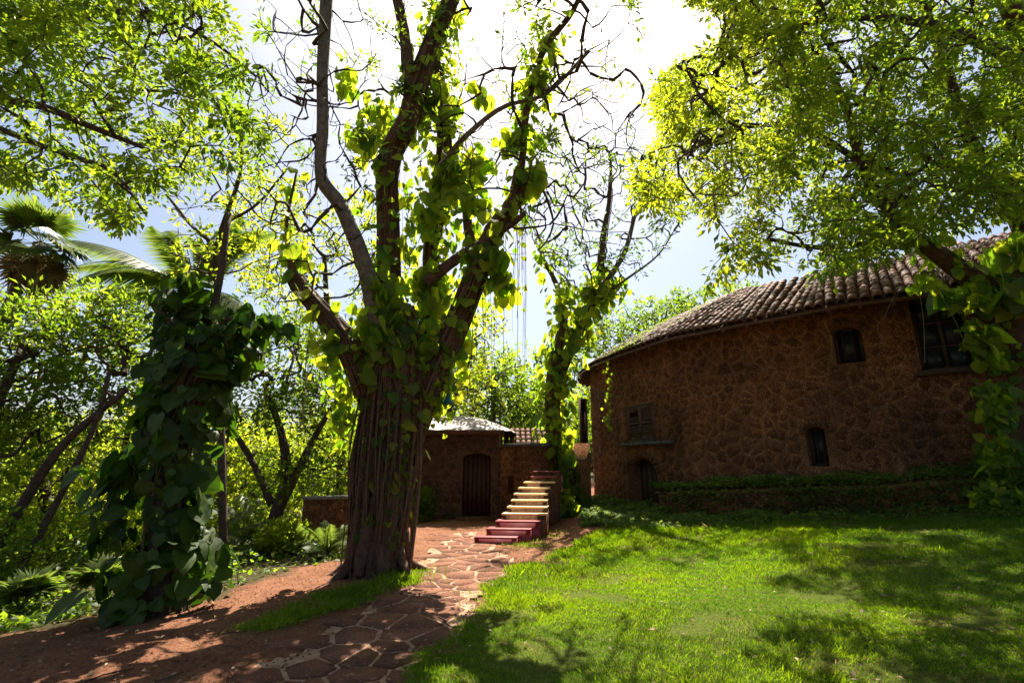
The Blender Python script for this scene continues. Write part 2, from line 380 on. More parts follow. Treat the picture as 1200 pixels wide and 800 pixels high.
def axis(lo, hi, step, far):
    mid = list(np.arange(lo, hi, step)); a = []; s = step; x = lo
    while x > -far: s *= 1.25; x -= s; a.append(x)
    b2 = []; s = step; x = mid[-1]
    while x < far: s *= 1.25; x += s; b2.append(x)
    return np.array(a[::-1] + mid + b2)
gx = axis(-9, 12, 0.09, 900); gy = axis(0.5, 20, 0.09, 1500)
GX, GY = np.meshgrid(gx, gy)
def fine(x, y):
    r = 0.012 * np.sin(9.1 * x + 3 * np.sin(4.3 * y)) * np.sin(8.3 * y + 2 * np.sin(5.1 * x)) + 0.006 * np.sin(23 * x + 11 * y) * np.sin(19 * y - 7 * x)
    return r
lawn_d = poly_dist(GX, GY, lawn_poly); strip_d = poly_dist(GX, GY, strip_poly); path_d = poly_dist(GX, GY, path_poly); wild_d = poly_dist(GX, GY, wild_poly)
nz = 0.16 * np.sin(3.3 * GX + 2.1 * GY) * np.sin(2.9 * GY - 1.7 * GX) + 0.08 * np.sin(9 * GX) * np.sin(8 * GY + 1)
lawn_m = np.clip((lawn_d + nz) / 0.12 + 0.5, 0, 1); lawn_m = np.maximum(lawn_m, np.clip((strip_d + nz * 0.6) / 0.1 + 0.5, 0, 1) * 0.8)
wild_m = np.clip((wild_d + nz * 2) / 0.4 + 0.5, 0, 1); far_m = (GY > 24) | (np.abs(GX) > 14); wild_m = np.where(far_m, 1.0, wild_m)
GZ = H(GX, GY) + fine(GX, GY) * np.where((GX > -9) & (GX < 12), 1, 0) + 0.025 * lawn_m
GZ = GZ - 0.02 * np.clip(path_d / 0.1 + 0.5, 0, 1)
nx, ny = len(gx), len(gy); idx = np.arange(nx * ny).reshape(ny, nx)
Q = np.stack([idx[:-1, :-1], idx[:-1, 1:], idx[1:, 1:], idx[1:, :-1]], -1).reshape(-1, 4).astype(np.int32)
gm = mesh_np('ground', np.stack([GX, GY, GZ], -1).reshape(-1, 3), Q, M['ground'], None, True,
             {'lawn': lawn_m.ravel(), 'wild': wild_m.ravel()})
ob('ground', gm, kind='structure')

# ------------------------------------------------------------------ irregular stones from neighbouring sites
def clip(poly, n, c):
    out = []
    for i in range(len(poly)):
        a = poly[i]; b_ = poly[(i + 1) % len(poly)]; da = a[0] * n[0] + a[1] * n[1] - c; db = b_[0] * n[0] + b_[1] * n[1] - c
        if da <= 0: out.append(a)
        if (da < 0 < db) or (db < 0 < da):
            t = da / (da - db); out.append((a[0] + (b_[0] - a[0]) * t, a[1] + (b_[1] - a[1]) * t))
    return out
def cells(sites, R, gap, rects=(), bounds=None, sx=1.0):
    S = np.asarray(sites, float) * [1 / sx, 1]; out = []
    for i, s in enumerate(S):
        poly = [(s[0] - R, s[1] - R), (s[0] + R, s[1] - R), (s[0] + R, s[1] + R), (s[0] - R, s[1] + R)]
        d = np.hypot(*(S - s).T); near = np.where((d < 2 * R) & (d > 1e-6))[0]; near = near[np.argsort(d[near])][:24]
        for j in near:
            nrm = (S[j] - s) / d[j]; poly = clip(poly, nrm, nrm @ (S[j] + s) / 2 - gap / 2)
            if len(poly) < 3: break
        if len(poly) < 3: out.append(None); continue
        poly = [(p[0] * sx, p[1]) for p in poly]; c = (s[0] * sx, s[1])
        for (x0, x1, y0, y1) in rects:
            if x0 < c[0] < x1 and y0 < c[1] < y1: poly = None; break
            sides = [(x0 - c[0], (1, 0), x0 - gap / 2), (c[0] - x1, (-1, 0), -x1 - gap / 2), (y0 - c[1], (0, 1), y0 - gap / 2), (c[1] - y1, (0, -1), -y1 - gap / 2)]
            k = max(sides, key=lambda q: q[0]); 
            if k[0] > 2 * R: continue
            poly = clip(poly, k[1], k[2])
            if len(poly) < 3: poly = None; break
        if poly and bounds:
            x0, x1, y0, y1 = bounds
            for nn, cc in (((-1, 0), -x0), ((1, 0), x1), ((0, -1), -y0), ((0, 1), y1)):
                poly = clip(poly, nn, cc)
                if len(poly) < 3: poly = None; break
        out.append(poly)
    return out
def area(p):
    return 0.5 * abs(sum(p[i][0] * p[(i + 1) % len(p)][1] - p[(i + 1) % len(p)][0] * p[i][1] for i in range(len(p))))
def chaikin(p, k=0.22):
    out = []
    for i in range(len(p)):
        a = p[i]; b_ = p[(i + 1) % len(p)]
        out += [(a[0] * (1 - k) + b_[0] * k, a[1] * (1 - k) + b_[1] * k), (a[0] * k + b_[0] * (1 - k), a[1] * k + b_[1] * (1 - k))]
    return out
def stone_geo(poly, f, proud, r, round_=True, inset=0.84, base=-0.02):
    p = []
    for q in poly:
        if not p or math.hypot(q[0] - p[-1][0], q[1] - p[-1][1]) > 0.012: p.append(q)
    if round_: p = chaikin(p)
    a = np.array(p); c = a.mean(0); n = len(a)
    rim = [f(q[0], q[1], base) for q in a]
    sh = c + (a - c) * inset + r.normal(0, 0.004, a.shape)
    hs = proud * r.uniform(0.75, 1.1, n)
    sh3 = [f(q[0], q[1], h_) for q, h_ in zip(sh, hs)]
    ctr = [f(c[0], c[1], proud * r.uniform(1.0, 1.3))]
    V = np.array(rim + sh3 + ctr)
    i = np.arange(n); j = (i + 1) % n
    return V, np.stack([i, j, j + n, i + n], 1), np.stack([i + n, j + n, np.full(n, 2 * n)], 1)
def lay_stones(polys, f, mat, parent, name, proud, seed, limit=300, key=None, round_=True, min_area=0.004, rest='rubble', inset=0.84, tints=None):
    """each stone an object under parent; past the limit the smallest in view are joined into one part"""
    r = rng(seed); P = [p for p in polys if p and len(p) >= 3 and area(p) > min_area]
    if key: P.sort(key=lambda p: -key(p))
    big, small = P[:limit], P[limit:]
    for p in big:
        V, Q, T = stone_geo(p, f, proud * r.uniform(0.6, 1.3), r, round_, inset)
        c = V.mean(0); me = mesh_np(name, V - c, [Q, T], mat, np.full(len(V), r.random() ** 1.3), False)
        ob(name, me, parent, c)
    if small:
        G = Geo()
        for p in small:
            V, Q, T = stone_geo(p, f, proud * r.uniform(0.6, 1.3), r, round_, inset); G.add(V, Q, T, r.random() ** 1.3)
        ob(rest, G.mesh(rest, mat), parent, kind='stuff')
def jitter_sites(x0, x1, y0, y1, d, seed, ratio=1.3, jit=0.36):
    r = rng(seed); out = []; row = 0
    y = y0 + d * 0.4
    while y < y1 + d * .4:
        x = x0 - d + (d * ratio * 0.5 if row % 2 else 0)
        while x < x1 + d:
            out.append((x + r.uniform(-jit, jit) * d * ratio, y + r.uniform(-jit, jit) * d)); x += d * ratio
        y += d; row += 1
    return out

# ------------------------------------------------------------------ the flagstone path
pth = np.array(path_poly); G = Geo()
xs = np.arange(pth[:, 0].min(), pth[:, 0].max(), 0.09); ys = np.arange(pth[:, 1].min(), pth[:, 1].max(), 0.09)
PX, PY = np.meshgrid(xs, ys); dpp = poly_dist(PX, PY, path_poly) + 0.08 * np.sin(7 * PX + 5 * PY)
ii = np.arange(PX.size).reshape(PX.shape)
Vp = np.stack([PX, PY, H(PX, PY) + 0.004 + 0.25 * fine(PX, PY) - 0.05 * np.clip(-dpp / 0.1, 0, 1)], -1).reshape(-1, 3)
Qp = np.stack([ii[:-1, :-1], ii[:-1, 1:], ii[1:, 1:], ii[1:, :-1]], -1).reshape(-1, 4)
keep = (dpp.ravel()[Qp] > 0.0).all(1); Qp = Qp[keep]
used = np.unique(Qp); re_ = np.full(len(Vp), -1); re_[used] = np.arange(len(used))
path = ob('path', mesh_np('path', Vp[used], re_[Qp].astype(np.int32), M['joint'], None, True), kind='structure')
sites = []
r = rng(5)
for (x, y) in jitter_sites(-3.2, 1.4, 2.3, 15.5, 0.42, 5, 1.55, 0.33):
    if poly_dist(np.array(x), np.array(y), path_poly) > -0.35: sites.append((x, y))
# slabs turn with the path
ang = math.radians(52)
def unrot(p): return (p[0] * math.cos(ang) + p[1] * math.sin(ang), -p[0] * math.sin(ang) + p[1] * math.cos(ang))
def rot(p): return (p[0] * math.cos(ang) - p[1] * math.sin(ang), p[0] * math.sin(ang) + p[1] * math.cos(ang))
sites = []
for p in jitter_sites(-2, 14, -3, 12, 0.31, 5, 1.5, 0.44):
    q = rot(p)
    if poly_dist(np.array(q[0]), np.array(q[1]), path_poly) > -0.2: sites.append(p)
fl = cells(sites, 0.75, 0.026)
fl = [[rot(q) for q in p] for p in fl if p]
fl = [p for p in fl if poly_dist(np.array(np.mean([q[0] for q in p])), np.array(np.mean([q[1] for q in p])), path_poly) > -0.08 and area(p) < 0.5]
lay_stones(fl, lambda x, y, h_: (x, y, float(H(x, y)) + 0.003 + h_), M['flag'], path, 'flagstone', 0.012, 7, round_=False, inset=0.93,
           key=lambda p: -np.mean([q[1] for q in p]))

# ------------------------------------------------------------------ the curved stone house
eave_xy = np.array([(3.35, 20.4), (2.66, 18.8), (2.60, 17.0), (3.40, 14.1), (4.42, 12.25), (5.2, 11.35), (5.92, 10.7), (6.56, 10.1), (7.19, 9.62), (7.85, 9.1), (8.7, 8.45), (9.8, 7.6), (11.2, 6.6)])
EC = spline(eave_xy, 400)
seg = np.linalg.norm(np.diff(EC, axis=0), axis=1); ES = np.concatenate([[0], np.cumsum(seg)]); ETOT = ES[-1]
def curve_at(s, off=0.0):
    s = np.clip(s, 0, ETOT); x = np.interp(s, ES, EC[:, 0]); y = np.interp(s, ES, EC[:, 1])
    e = 0.15; tx = np.interp(s + e, ES, EC[:, 0]) - np.interp(s - e, ES, EC[:, 0]); ty = np.interp(s + e, ES, EC[:, 1]) - np.interp(s - e, ES, EC[:, 1])
    L = np.hypot(tx, ty) + 1e-9; nx_, ny_ = -ty / L, tx / L          # points into the house
    return x + nx_ * off, y + ny_ * off, nx_, ny_
EZ = 4.9; WOFF = 0.42
def wall_pt(s, z, h_):           # h_: how far proud of the wall face
    x, y, _, _ = curve_at(s, WOFF - h_); return (float(x), float(y), float(z))
ss = np.linspace(0, ETOT, 2000); wx, wy, _, _ = curve_at(ss, WOFF)
def s_of(px, py):
    """where on the wall face the sight line through a picture point lands"""
    d = ray(px, py); c = wx * d[1] - wy * d[0]; k = np.where(np.diff(np.sign(c)) != 0)[0]
    k = k[np.argmin(wy[k])]
    Y = wy[k]; return float(ss[k]), EYE + d[2] / d[1] * float(Y)
def rect_px(x0, x1, y0, y1):
    a, z1 = s_of(x0, y0); b_, _ = s_of(x1, y0); _, z0a = s_of((x0 + x1) / 2, y1); _, z1a = s_of((x0 + x1) / 2, y0)
    return [min(a, b_), max(a, b_), z0a, z1a]
op = {'arch': rect_px(736, 769, 537, 596), 'shutter': rect_px(734, 766, 473, 518), 'slit': rect_px(943, 966, 500, 546),
      'upper': rect_px(974, 1008, 382, 426), 'big': rect_px(1063, 1128, 348, 434)}
print({k: [round(q, 2) for q in v] for k, v in op.items()}, ETOT)
house = empty('stone_house', (6.5, 12.5, 0.8), 'long curved reddish brown stone house under a sagging clay tile roof', 'house')
rects = list(op.values())
# wall face as a grid with real openings
zs = sorted(set([-0.5, 0.6, 1.5, 2.4, 3.3, 4.2, 5.02] + [z for q in rects for z in q[2:]]))
svals = sorted(set(list(np.arange(0.6, ETOT - 0.3, 0.3)) + [s for q in rects for s in q[:2]]))
G = Geo(); V = [wall_pt(s, z, 0) for z in zs for s in svals]; nS = len(svals); Qw = []
for a in range(len(zs) - 1):
    for b_ in range(nS - 1):
        zc, s_c = (zs[a] + zs[a + 1]) / 2, (svals[b_] + svals[b_ + 1]) / 2
        if any(q[0] < s_c < q[1] and q[2] < zc < q[3] for q in rects): continue
        Qw.append([a * nS + b_, a * nS + b_ + 1, (a + 1) * nS + b_ + 1, (a + 1) * nS + b_])
G.add(V, Qw)
for q in rects:   # reveals, 0.45 deep, closed at the back
    c = [(q[0], q[2]), (q[1], q[2]), (q[1], q[3]), (q[0], q[3])]
    V = [wall_pt(s, z, 0) for s, z in c] + [wall_pt(s, z, -0.5) for s, z in c]
    G.add(V, [[0, 1, 5, 4], [1, 2, 6, 5], [2, 3, 7, 6], [3, 0, 4, 7], [4, 5, 6, 7]])
wall = ob('wall', G.mesh('wall', M['mortar']), house)
# arched heads: the corner pieces between arch and square opening, and the ring of voussoirs
def arch_head(q, rise, mat, width=0.16, stones=11, ring=True):
    s0, s1, z0, z1 = q; n = 12; G2 = Geo(); mid = (s0 + s1) / 2; hw = (s1 - s0) / 2
    pts = [(mid - hw * math.cos(math.pi * k / n), z1 - rise + rise * math.sin(math.pi * k / n)) for k in range(n + 1)]
    for k in range(n):
        a, b_ = pts[k], pts[k + 1]
        fr = [wall_pt(a[0], a[1], 0.012), wall_pt(b_[0], b_[1], 0.012), wall_pt(b_[0], z1 + .03, 0.012), wall_pt(a[0], z1 + .03, 0.012)]
        bk = [wall_pt(a[0], a[1], -0.3), wall_pt(b_[0], b_[1], -0.3)]
        G2.add(fr + bk, [[0, 1, 2, 3], [0, 4, 5, 1]])
    ob('arch_head', G2.mesh('arch_head', M['mortar']), wall)
    if ring:
        r = rng(3)
        for k in range(stones):
            t0 = math.pi * (k + .06) / stones; t1 = math.pi * (k + .94) / stones
            def P(t, w): return (mid - (hw + w) * math.cos(t), z1 - rise + (rise + w) * math.sin(t))
            w = width * r.uniform(.85, 1.15)
            pl = [P(t0, .01), P(t1, .01), P(t1, w), P(t0, w)]
            V, Q2, T2 = stone_geo(pl, wall_pt, 0.035, r, False, 0.86)
            c = V.mean(0); ob('arch_stone', mesh_np('arch_stone', V - c, [Q2, T2], mat, np.full(len(V), r.random())), wall, c)
arch_head(op['arch'], 0.42, M['stone'], 0.2, 13)
arch_head(op['slit'], 0.14, M['stone'], 0.14, 7)
arch_head(op['upper'], 0.16, M['stone'], 0.14, 9)
# stones of the wall
def grow_rect(q, g): return (q[0] - g, q[1] + g, q[2], q[3] + g)
rc = [tuple(q) for q in rects]; rc[0] = grow_rect(op['arch'], .2); rc[1] = (op['shutter'][0] - .3, op['shutter'][1] + .3, op['shutter'][2] - .1, op['shutter'][3] + .02); rc[2] = grow_rect(op['slit'], .1); rc[3] = grow_rect(op['upper'], .1)
s_left = 1.9
sites = jitter_sites(s_left, ETOT - 1.5, 0.2, 4.85, 0.24, 11, 1.25, 0.48)
r = rng(77); sites = [p for p in sites if s_left < p[0] < ETOT - 1.6 and r.random() > .22]
sites += [(r.uniform(s_left, ETOT - 1.6), r.uniform(.2, 4.85)) for k in range(260)]
pl = cells(sites, 0.42, 0.036, rc, (s_left, ETOT - 1.6, 0.1, 4.9))
r = rng(78)
for sg, e0 in ((-1, op['shutter'][0]), (1, op['shutter'][1])):      # squared stones beside the shuttered window
    z_ = op['shutter'][2] - .0
    while z_ < op['shutter'][3] - .06:
        hgt_ = min(r.uniform(.16, .30), op['shutter'][3] + .02 - z_); w_ = r.uniform(.17, .29); a_, b_ = (e0 + sg * .015, e0 + sg * w_)
        pl_q = [(min(a_, b_), z_ + .012), (max(a_, b_), z_ + .012), (max(a_, b_), z_ + hgt_ - .012), (min(a_, b_), z_ + hgt_ - .012)]
        V, Q2, T2 = stone_geo(pl_q, wall_pt, .022, r, False, .9); c = V.mean(0); ob('quoin_stone', mesh_np('quoin_stone', V - c, [Q2, T2], M['stone'], np.full(len(V), r.random() * .5)), wall, c)
        z_ += hgt_
def seen(p):
    s = np.mean([q[0] for q in p]); z = np.mean([q[1] for q in p]); x, y, z = wall_pt(s, z, 0)
    u, v = proj((x, y, z)); 
    return area(p) * max(0.05, (s - 2) / 9) / (y * y) if -20 < u < 1190 and v < 612 else 0
pl = [p for p in pl if p]
lay_stones(pl, wall_pt, M['stone'], wall, 'stone', 0.013, 12, key=seen, rest='rubble_stone')

# roof: boarding, tiles in rows, rafters
ridge = lambda s: curve_at(s, 3.3)
def roof_pt(s, t, up=0.0):
    x0, y0, nx_, ny_ = curve_at(s, 0.0); x1, y1 = x0 + nx_ * 3.3, y0 + ny_ * 3.3
    # the hipped far end closes in
    k = np.clip((s - 0.5) / 3.0, 0, 1); k = k * k * (3 - 2 * k)
    sag = 0.06 * np.sin(s * 1.7) + 0.04 * np.sin(s * 3.1 + 1)
    z = EZ + (1.3 + 0.65 * k) * t * (1 - 0.06 * t) + sag * math.sin(math.pi * min(t, 1) * .8 + .3)
    return np.array([x0 + (x1 - x0) * t, y0 + (y1 - y0) * t, z + up])
sv = np.arange(0.2, ETOT - 0.2, 0.3); tv = np.linspace(-0.02, 1, 8)
G = Geo(); V = [roof_pt(s, t, -0.03) for t in tv for s in sv] + [roof_pt(s, t, -0.09) for t in tv for s in sv]; n_ = len(sv); m_ = len(tv) * n_
Qr = []
for a in range(len(tv) - 1):
    for b_ in range(n_ - 1):
        Qr.append([a * n_ + b_, a * n_ + b_ + 1, (a + 1) * n_ + b_ + 1, (a + 1) * n_ + b_])
        Qr.append([m_ + a * n_ + b_, m_ + (a + 1) * n_ + b_, m_ + (a + 1) * n_ + b_ + 1, m_ + a * n_ + b_ + 1])
for b_ in range(n_ - 1): Qr.append([b_, m_ + b_, m_ + b_ + 1, b_ + 1])
G.add(V, Qr)
# the far slope of the roof, going down behind the ridge
def back_pt(s, t):
    p = roof_pt(s, 1.0, -0.03); _, _, nx_, ny_ = curve_at(s, 0); return np.array([p[0] + nx_ * 3 * t, p[1] + ny_ * 3 * t, p[2] - 1.6 * t])
V = [back_pt(s, t) for t in (0, 1) for s in sv]; G.add(V, [[b_, b_ + 1, n_ + b_ + 1, n_ + b_] for b_ in range(n_ - 1)])
roof = ob('roof', G.mesh('roof', M['rafter']), house)
G = Geo()
for s in np.arange(0.5, ETOT - .5, 0.55):
    a = roof_pt(s, -0.015, -0.13); b_ = roof_pt(s, 0.22, -0.13); d = norm(b_ - a); sd = norm(np.cross(d, [0, 0, 1])); upv = np.cross(sd, d)
    G.box((a + b_) / 2, (np.linalg.norm(b_ - a), 0.07, 0.10), ax=[d, sd, upv])
ob('rafter', G.mesh('rafter', M['rafter']), roof, kind='stuff')
# one clay tile: a tapering half round trough turned over, 12 x 2 triangles with a thick lip
def tile_mesh(var):
    r = rng(var); k = 6; V = []; 
    for yy, rr in ((0, .105), (.38, .085)):
        for th in (0, .016):
            for j in range(k + 1):
                a = math.pi * j / k; V.append((-(rr - th) * math.cos(a), yy, (rr - th) * math.sin(a) * .85 + r.normal(0, .002)))
    n1 = k + 1; Q2 = []
    for j in range(k):
        Q2 += [[j, j + 1, 2 * n1 + j + 1, 2 * n1 + j], [j, n1 + j, n1 + j + 1, j + 1]]
    return np.array(V), np.array(Q2)
TM = [tile_mesh(i) for i in range(4)]
TMESH = []
for i in range(4):
    for tn in (0.1, 0.4, 0.7, 1.0):
        TMESH.append(mesh_np('tile', TM[i][0], TM[i][1].astype(np.int32), M['tile'], np.full(len(TM[i][0]), tn), True))
cols = np.arange(0.4, ETOT - 0.4, 0.205); rows = np.arange(0, 1.0, 0.083); tl = []
r = rng(21)
for s in cols:
    for t in rows:
        a = roof_pt(s + r.normal(0, .008), t + r.normal(0, .004), 0.0); b_ = roof_pt(s, t + 0.08); 
        d = norm(b_ - a + r.normal(0, .006, 3)); x = norm(np.cross(d, [0, 0, 1])); z = np.cross(x, d); d = norm(d + z * 0.06)
        z = np.cross(x, d)
        e = 0.205 * (1 - 0.0 * t); u, v = proj(a)
        tl.append((a, x, d, z, u, v))
vis = sorted(range(len(tl)), key=lambda i: (tl[i][1 - 1][1] if (820 < tl[i][4] < 1060) else 100 + tl[i][0][1]))
G = Geo()
for n_i, i in enumerate(vis):
    a, x, d, z, u, v = tl[i]; wsc = r.uniform(.95, 1.06)
    if n_i < 300:
        o = ob('tile', TMESH[r.integers(0, 16)], roof, a)
        w = o['_w']; pl_ = Vector(a) - Vector(o.location)
        o.rotation_euler = Matrix((Vector(x), Vector(d), Vector(z))).transposed().to_euler(); o.scale = (wsc, 1, wsc)
    else:
        TV, TQ = TM[r.integers(0, 4)]; G.add(TV @ np.array([x, d, z]) + a, TQ, None, r.random())
ob('roof_tiles', G.mesh('roof_tiles', M['tile']), roof, kind='stuff')
# moss and fallen leaves caught on the sagging end
pos = []
for k in range(2600):
    s = r.uniform(1.0, 7.5); t = r.random() ** 1.6 * .9
    if math.sin(s * 2.3 + t * 5) + r.normal(0, .6) > 0.25: pos.append(roof_pt(s, t, 0.09 + r.random() * .04))
pos = np.array(pos); n = len(pos)
ob('moss', leaves_mesh('moss', M['leaf_mid'], blade_template(.8), pos, r.normal(size=(n, 3)) * [1, 1, .4], np.array([0, 0, 1]) + r.normal(0, .5, (n, 3)), r.uniform(.03, .08, n), r.random(n)), roof, kind='stuff')

def local_frame(s):
    x, y, nx_, ny_ = curve_at(s, 0); return np.array([-ny_ * -1, nx_ * -1, 0]) * -1, np.array([nx_, ny_, 0])
def wall_box(G, s, z, w, hgt, depth, h_, tint=.5):
    """a box w wide, hgt high, its middle h_ proud of the wall at s, z"""
    c = np.array(wall_pt(s, z, h_)); _, _, nx_, ny_ = curve_at(s, WOFF)
    G.box(c, (w, depth, hgt), ax=[[ny_, -nx_, 0], [nx_, ny_, 0], [0, 0, 1]], tint=tint)
# shuttered window: two louvred leaves standing in a frame, dark stone sill running on to the pier
q = op['shutter']; wmid = (q[0] + q[1]) / 2; ww = q[1] - q[0]; wh = q[3] - q[2]; zc = (q[2] + q[3]) / 2
win = empty('shuttered_window', wall_pt(wmid, zc, 0), parent=house, label=None)
G = Geo()
for dx in (-1, 1): wall_box(G, wmid + dx * (ww / 2 - .035), zc, .07, wh, .10, -.05)
for dz in (-1, 1): wall_box(G, wmid, zc + dz * (wh / 2 - .035), ww - .14, .07, .098, -.05)
ob('frame', G.mesh('frame', M['wood']), win)
lw = (ww - .14) / 2
for k, dx in enumerate((-1, 1)):
    s0 = wmid + dx * lw / 2; G = Geo()
    for e in (-1, 1): wall_box(G, s0 + e * (lw / 2 - .035), zc, .06, wh - .15, .04, -.02)
    for zz in (-1, 0, 1): wall_box(G, s0, zc + zz * (wh / 2 - .11), lw - .13, .07, .038, -.02)
    ob('shutter', G.mesh('shutter', M['wood']), win, label='louvred shutter leaf')
    nsl = 9
    for half in (-1, 1):
        for j in range(nsl):
            z = zc + half * (wh / 4 - .03) + (j - (nsl - 1) / 2) * (wh / 2 - .2) / nsl
            if k == 0 and half == 1 and 2 < j < 7: continue     # broken slats on one leaf
            c = np.array(wall_pt(s0, z, -.025)); _, _, nx_, ny_ = curve_at(s0, WOFF)
            G = Geo(); up = norm(np.array([nx_ * .6, ny_ * .6, .8])); sd = np.array([ny_, -nx_, 0]); G.box((0, 0, 0), (lw - .13, .012, .06), ax=[sd, np.cross(sd, up), up])
            ob('slat', G.mesh('slat', M['wood']), win, c)
G = Geo(); 
for k in range(8):
    a = q[0] - .12 + k * (ww + .85) / 8; wall_box(G, a + .1, q[2] - .05, (ww + .85) / 8 + .02, .09, .26, .07)
ob('sill', G.mesh('sill', M['dark_stone']), house)
# dark door set back in the arch
q = op['arch']; mid = (q[0] + q[1]) / 2; G = Geo()
for k in range(5): wall_box(G, q[0] + (k + .5) * (q[1] - q[0]) / 5, (q[2] + q[3]) / 2, (q[1] - q[0]) / 5 - .015, q[3] - q[2], .04, -.42 + .004 * (k % 2))
ob('door', G.mesh('door', M['wood']), house)
# slit and upper windows: frame, bars and pane
def plain_window(q, bars, name='window', depth=-.3, hb=0):
    mid = (q[0] + q[1]) / 2; zc = (q[2] + q[3]) / 2; w = q[1] - q[0]; hh = q[3] - q[2]
    G = Geo()
    for dx in (-1, 1): wall_box(G, mid + dx * (w / 2 - .03), zc, .06, hh, .08, depth)
    for dz in (-1, 1): wall_box(G, mid, zc + dz * (hh / 2 - .03), w - .12, .06, .078, depth)
    wn_ = ob(name, G.mesh('window', M['wood']), house)
    G = Geo()
    for k in range(bars): wall_box(G, q[0] + (k + 1) * w / (bars + 1), zc, .03 if not hb else .06, hh - .12, .05, depth)
    for k in range(hb): wall_box(G, mid, q[2] + (k + 1) * hh / (hb + 1), w - .12, .035, .045, depth)
    ob('mullion', G.mesh('mullion', M['wood']), wn_)
    nb = bars + 1 if hb else 1
    for k in range(nb):
        for j in range(hb + 1):
            G = Geo(); wall_box(G, q[0] + (k + .5) * w / nb, q[2] + (j + .5) * hh / (hb + 1), w / nb - .05, hh / (hb + 1) - .03, .01, depth - .005)
            ob('pane', G.mesh('pane', M['glass']), wn_)
plain_window(op['slit'], 2); plain_window(op['upper'], 2); plain_window(op['big'], 1, depth=-.16, hb=2)
G = Geo(); q = op['big']; wall_box(G, (q[0] + q[1]) / 2, q[2] - .05, q[1] - q[0] + .2, .09, .22, .05); ob('sill', G.mesh('sill', M['wood']), house)
# buttress pipe stub leaning at the foot of the wall
s_, z_ = s_of(1056, 548)
G = Geo(); wall_box(G, s_, z_ - .1, .22, .5, .25, .12); ob('buttress', G.mesh('buttress', M['mortar']), house)
# the tall window frame standing proud at the far corner, with a pale ledge
G = Geo(); c = np.array(wall_pt(2.55, 3.1, .10)); 
base = W(684, 505, 16.6)
for dx, dz, w, hh in ((-.09, 0, .06, 2.1), (.09, 0, .06, 2.1)): G.box(base + [dx, 0, dz], (w, .35, hh))
for zz in (-1.05, 0.0, 1.05): G.box(base + [0, 0, zz], (.2, .34, .07))
cw = ob('corner_window', G.mesh('corner_window', M['wood_red']), house)
G = Geo(); G.box(base + [0, -.05, -1.14], (.36, .5, .1)); ob('ledge', G.mesh('ledge', M['cream_paint']), cw)
G = Geo(); G.box(base + [0, .06, 0], (.14, .02, 2.0)); ob('pane', G.mesh('pane', M['glass']), cw)

# ------------------------------------------------------------------ raised bed along the wall
s_a = s_of(779, 560)[0] + .8; s_b = ETOT - 0.8
planter = empty('raised_bed', wall_pt((s_a + s_b) / 2, 1.0, .8), 'low dry stone retaining wall holding an ivy bed against the house', 'retaining wall')
def bed_pt(s, z, h_):
    x, y, _, _ = curve_at(s, WOFF - 0.85 - h_); x, y = float(x), float(y); g = float(H(x, y)); return (x, y, g + z)
G = Geo(); sv2 = np.arange(s_a, s_b, .25); V = []
for s in sv2:
    top = .50
    V += [bed_pt(s, -.3, 0), bed_pt(s, top, 0)]; x, y, _, _ = curve_at(s, WOFF + .05); p = bed_pt(s, top, 0); V.append((float(x), float(y), p[2] + .05))
k = np.arange(len(sv2) - 1) * 3
G.add(V, np.concatenate([np.stack([k, k + 3, k + 4, k + 1], 1), np.stack([k + 1, k + 4, k + 5, k + 2], 1)]))
x, y, _, _ = curve_at(s_a, WOFF + .05); p0 = bed_pt(s_a, -.3, 0); p1 = bed_pt(s_a, .5, 0)
G.add([p0, p1, (float(x), float(y), p1[2]), (float(x), float(y), p0[2])], [[0, 1, 2, 3]])
bw = ob('wall', G.mesh('bed_wall', M['mortar']), planter)
pl = cells([p for p in jitter_sites(s_a, s_b, -.05, .5, .22, 31, 1.7, .3)], .4, .03, (), (s_a, s_b, -.1, .49))
lay_stones([p for p in pl if p], bed_pt, M['stone'], bw, 'stone', .03, 32)

# ------------------------------------------------------------------ the small hut with its door, behind the big tree
hut = empty('hut', (-1.5, 15.6, 0), 'small low stone hut with dark arched doorway and sunlit pale roof', 'hut')
HY = 15.5
def hut_pt(u, z, h_): return (u, HY - h_ + 0.0, z)
hx0, hx1 = -3.5, -0.36
d0 = W(542, 560, HY)[0]; d1 = W(575, 560, HY)[0]; dz1 = W(558, 531, HY)[2]; ez = W(560, 509, HY)[2]
q = [d0, d1, -.3, dz1]
G = Geo()
for (a, b_, c, d) in ((hx0, d0, -.4, ez), (d1, hx1, -.4, ez), (d0, d1, dz1, ez)):
    G.add([hut_pt(a, c, 0), hut_pt(b_, c, 0), hut_pt(b_, d, 0), hut_pt(a, d, 0)], [[0, 1, 2, 3]])
G.add([hut_pt(d0, -.3, 0), hut_pt(d0, -.3, -.35), hut_pt(d0, dz1, -.35), hut_pt(d0, dz1, 0), hut_pt(d1, -.3, 0), hut_pt(d1, -.3, -.35), hut_pt(d1, dz1, -.35), hut_pt(d1, dz1, 0)],
      [[0, 1, 2, 3], [4, 7, 6, 5], [3, 2, 6, 7]])
G.add([(hx0, HY + 4, -.4), (hx1, HY + 4, -.4), (hx1, HY + 4, ez), (hx0, HY + 4, ez)], [[0, 1, 2, 3]]); G.add([(hx0, HY + .5, -.4), (hx1, HY + .5, -.4), (hx1, HY + .5, ez), (hx0, HY + .5, ez)], [[0, 1, 2, 3]])
for x in (hx0, hx1): G.add([(x, HY, -.4), (x, HY + 4, -.4), (x, HY + 4, ez), (x, HY, ez)], [[0, 1, 2, 3]])
hwall = ob('wall', G.mesh('hut_wall', M['hut_shade_mortar']), hut)
n = 10; G = Geo(); mid = (d0 + d1) / 2; hw = (d1 - d0) / 2; rise = .16
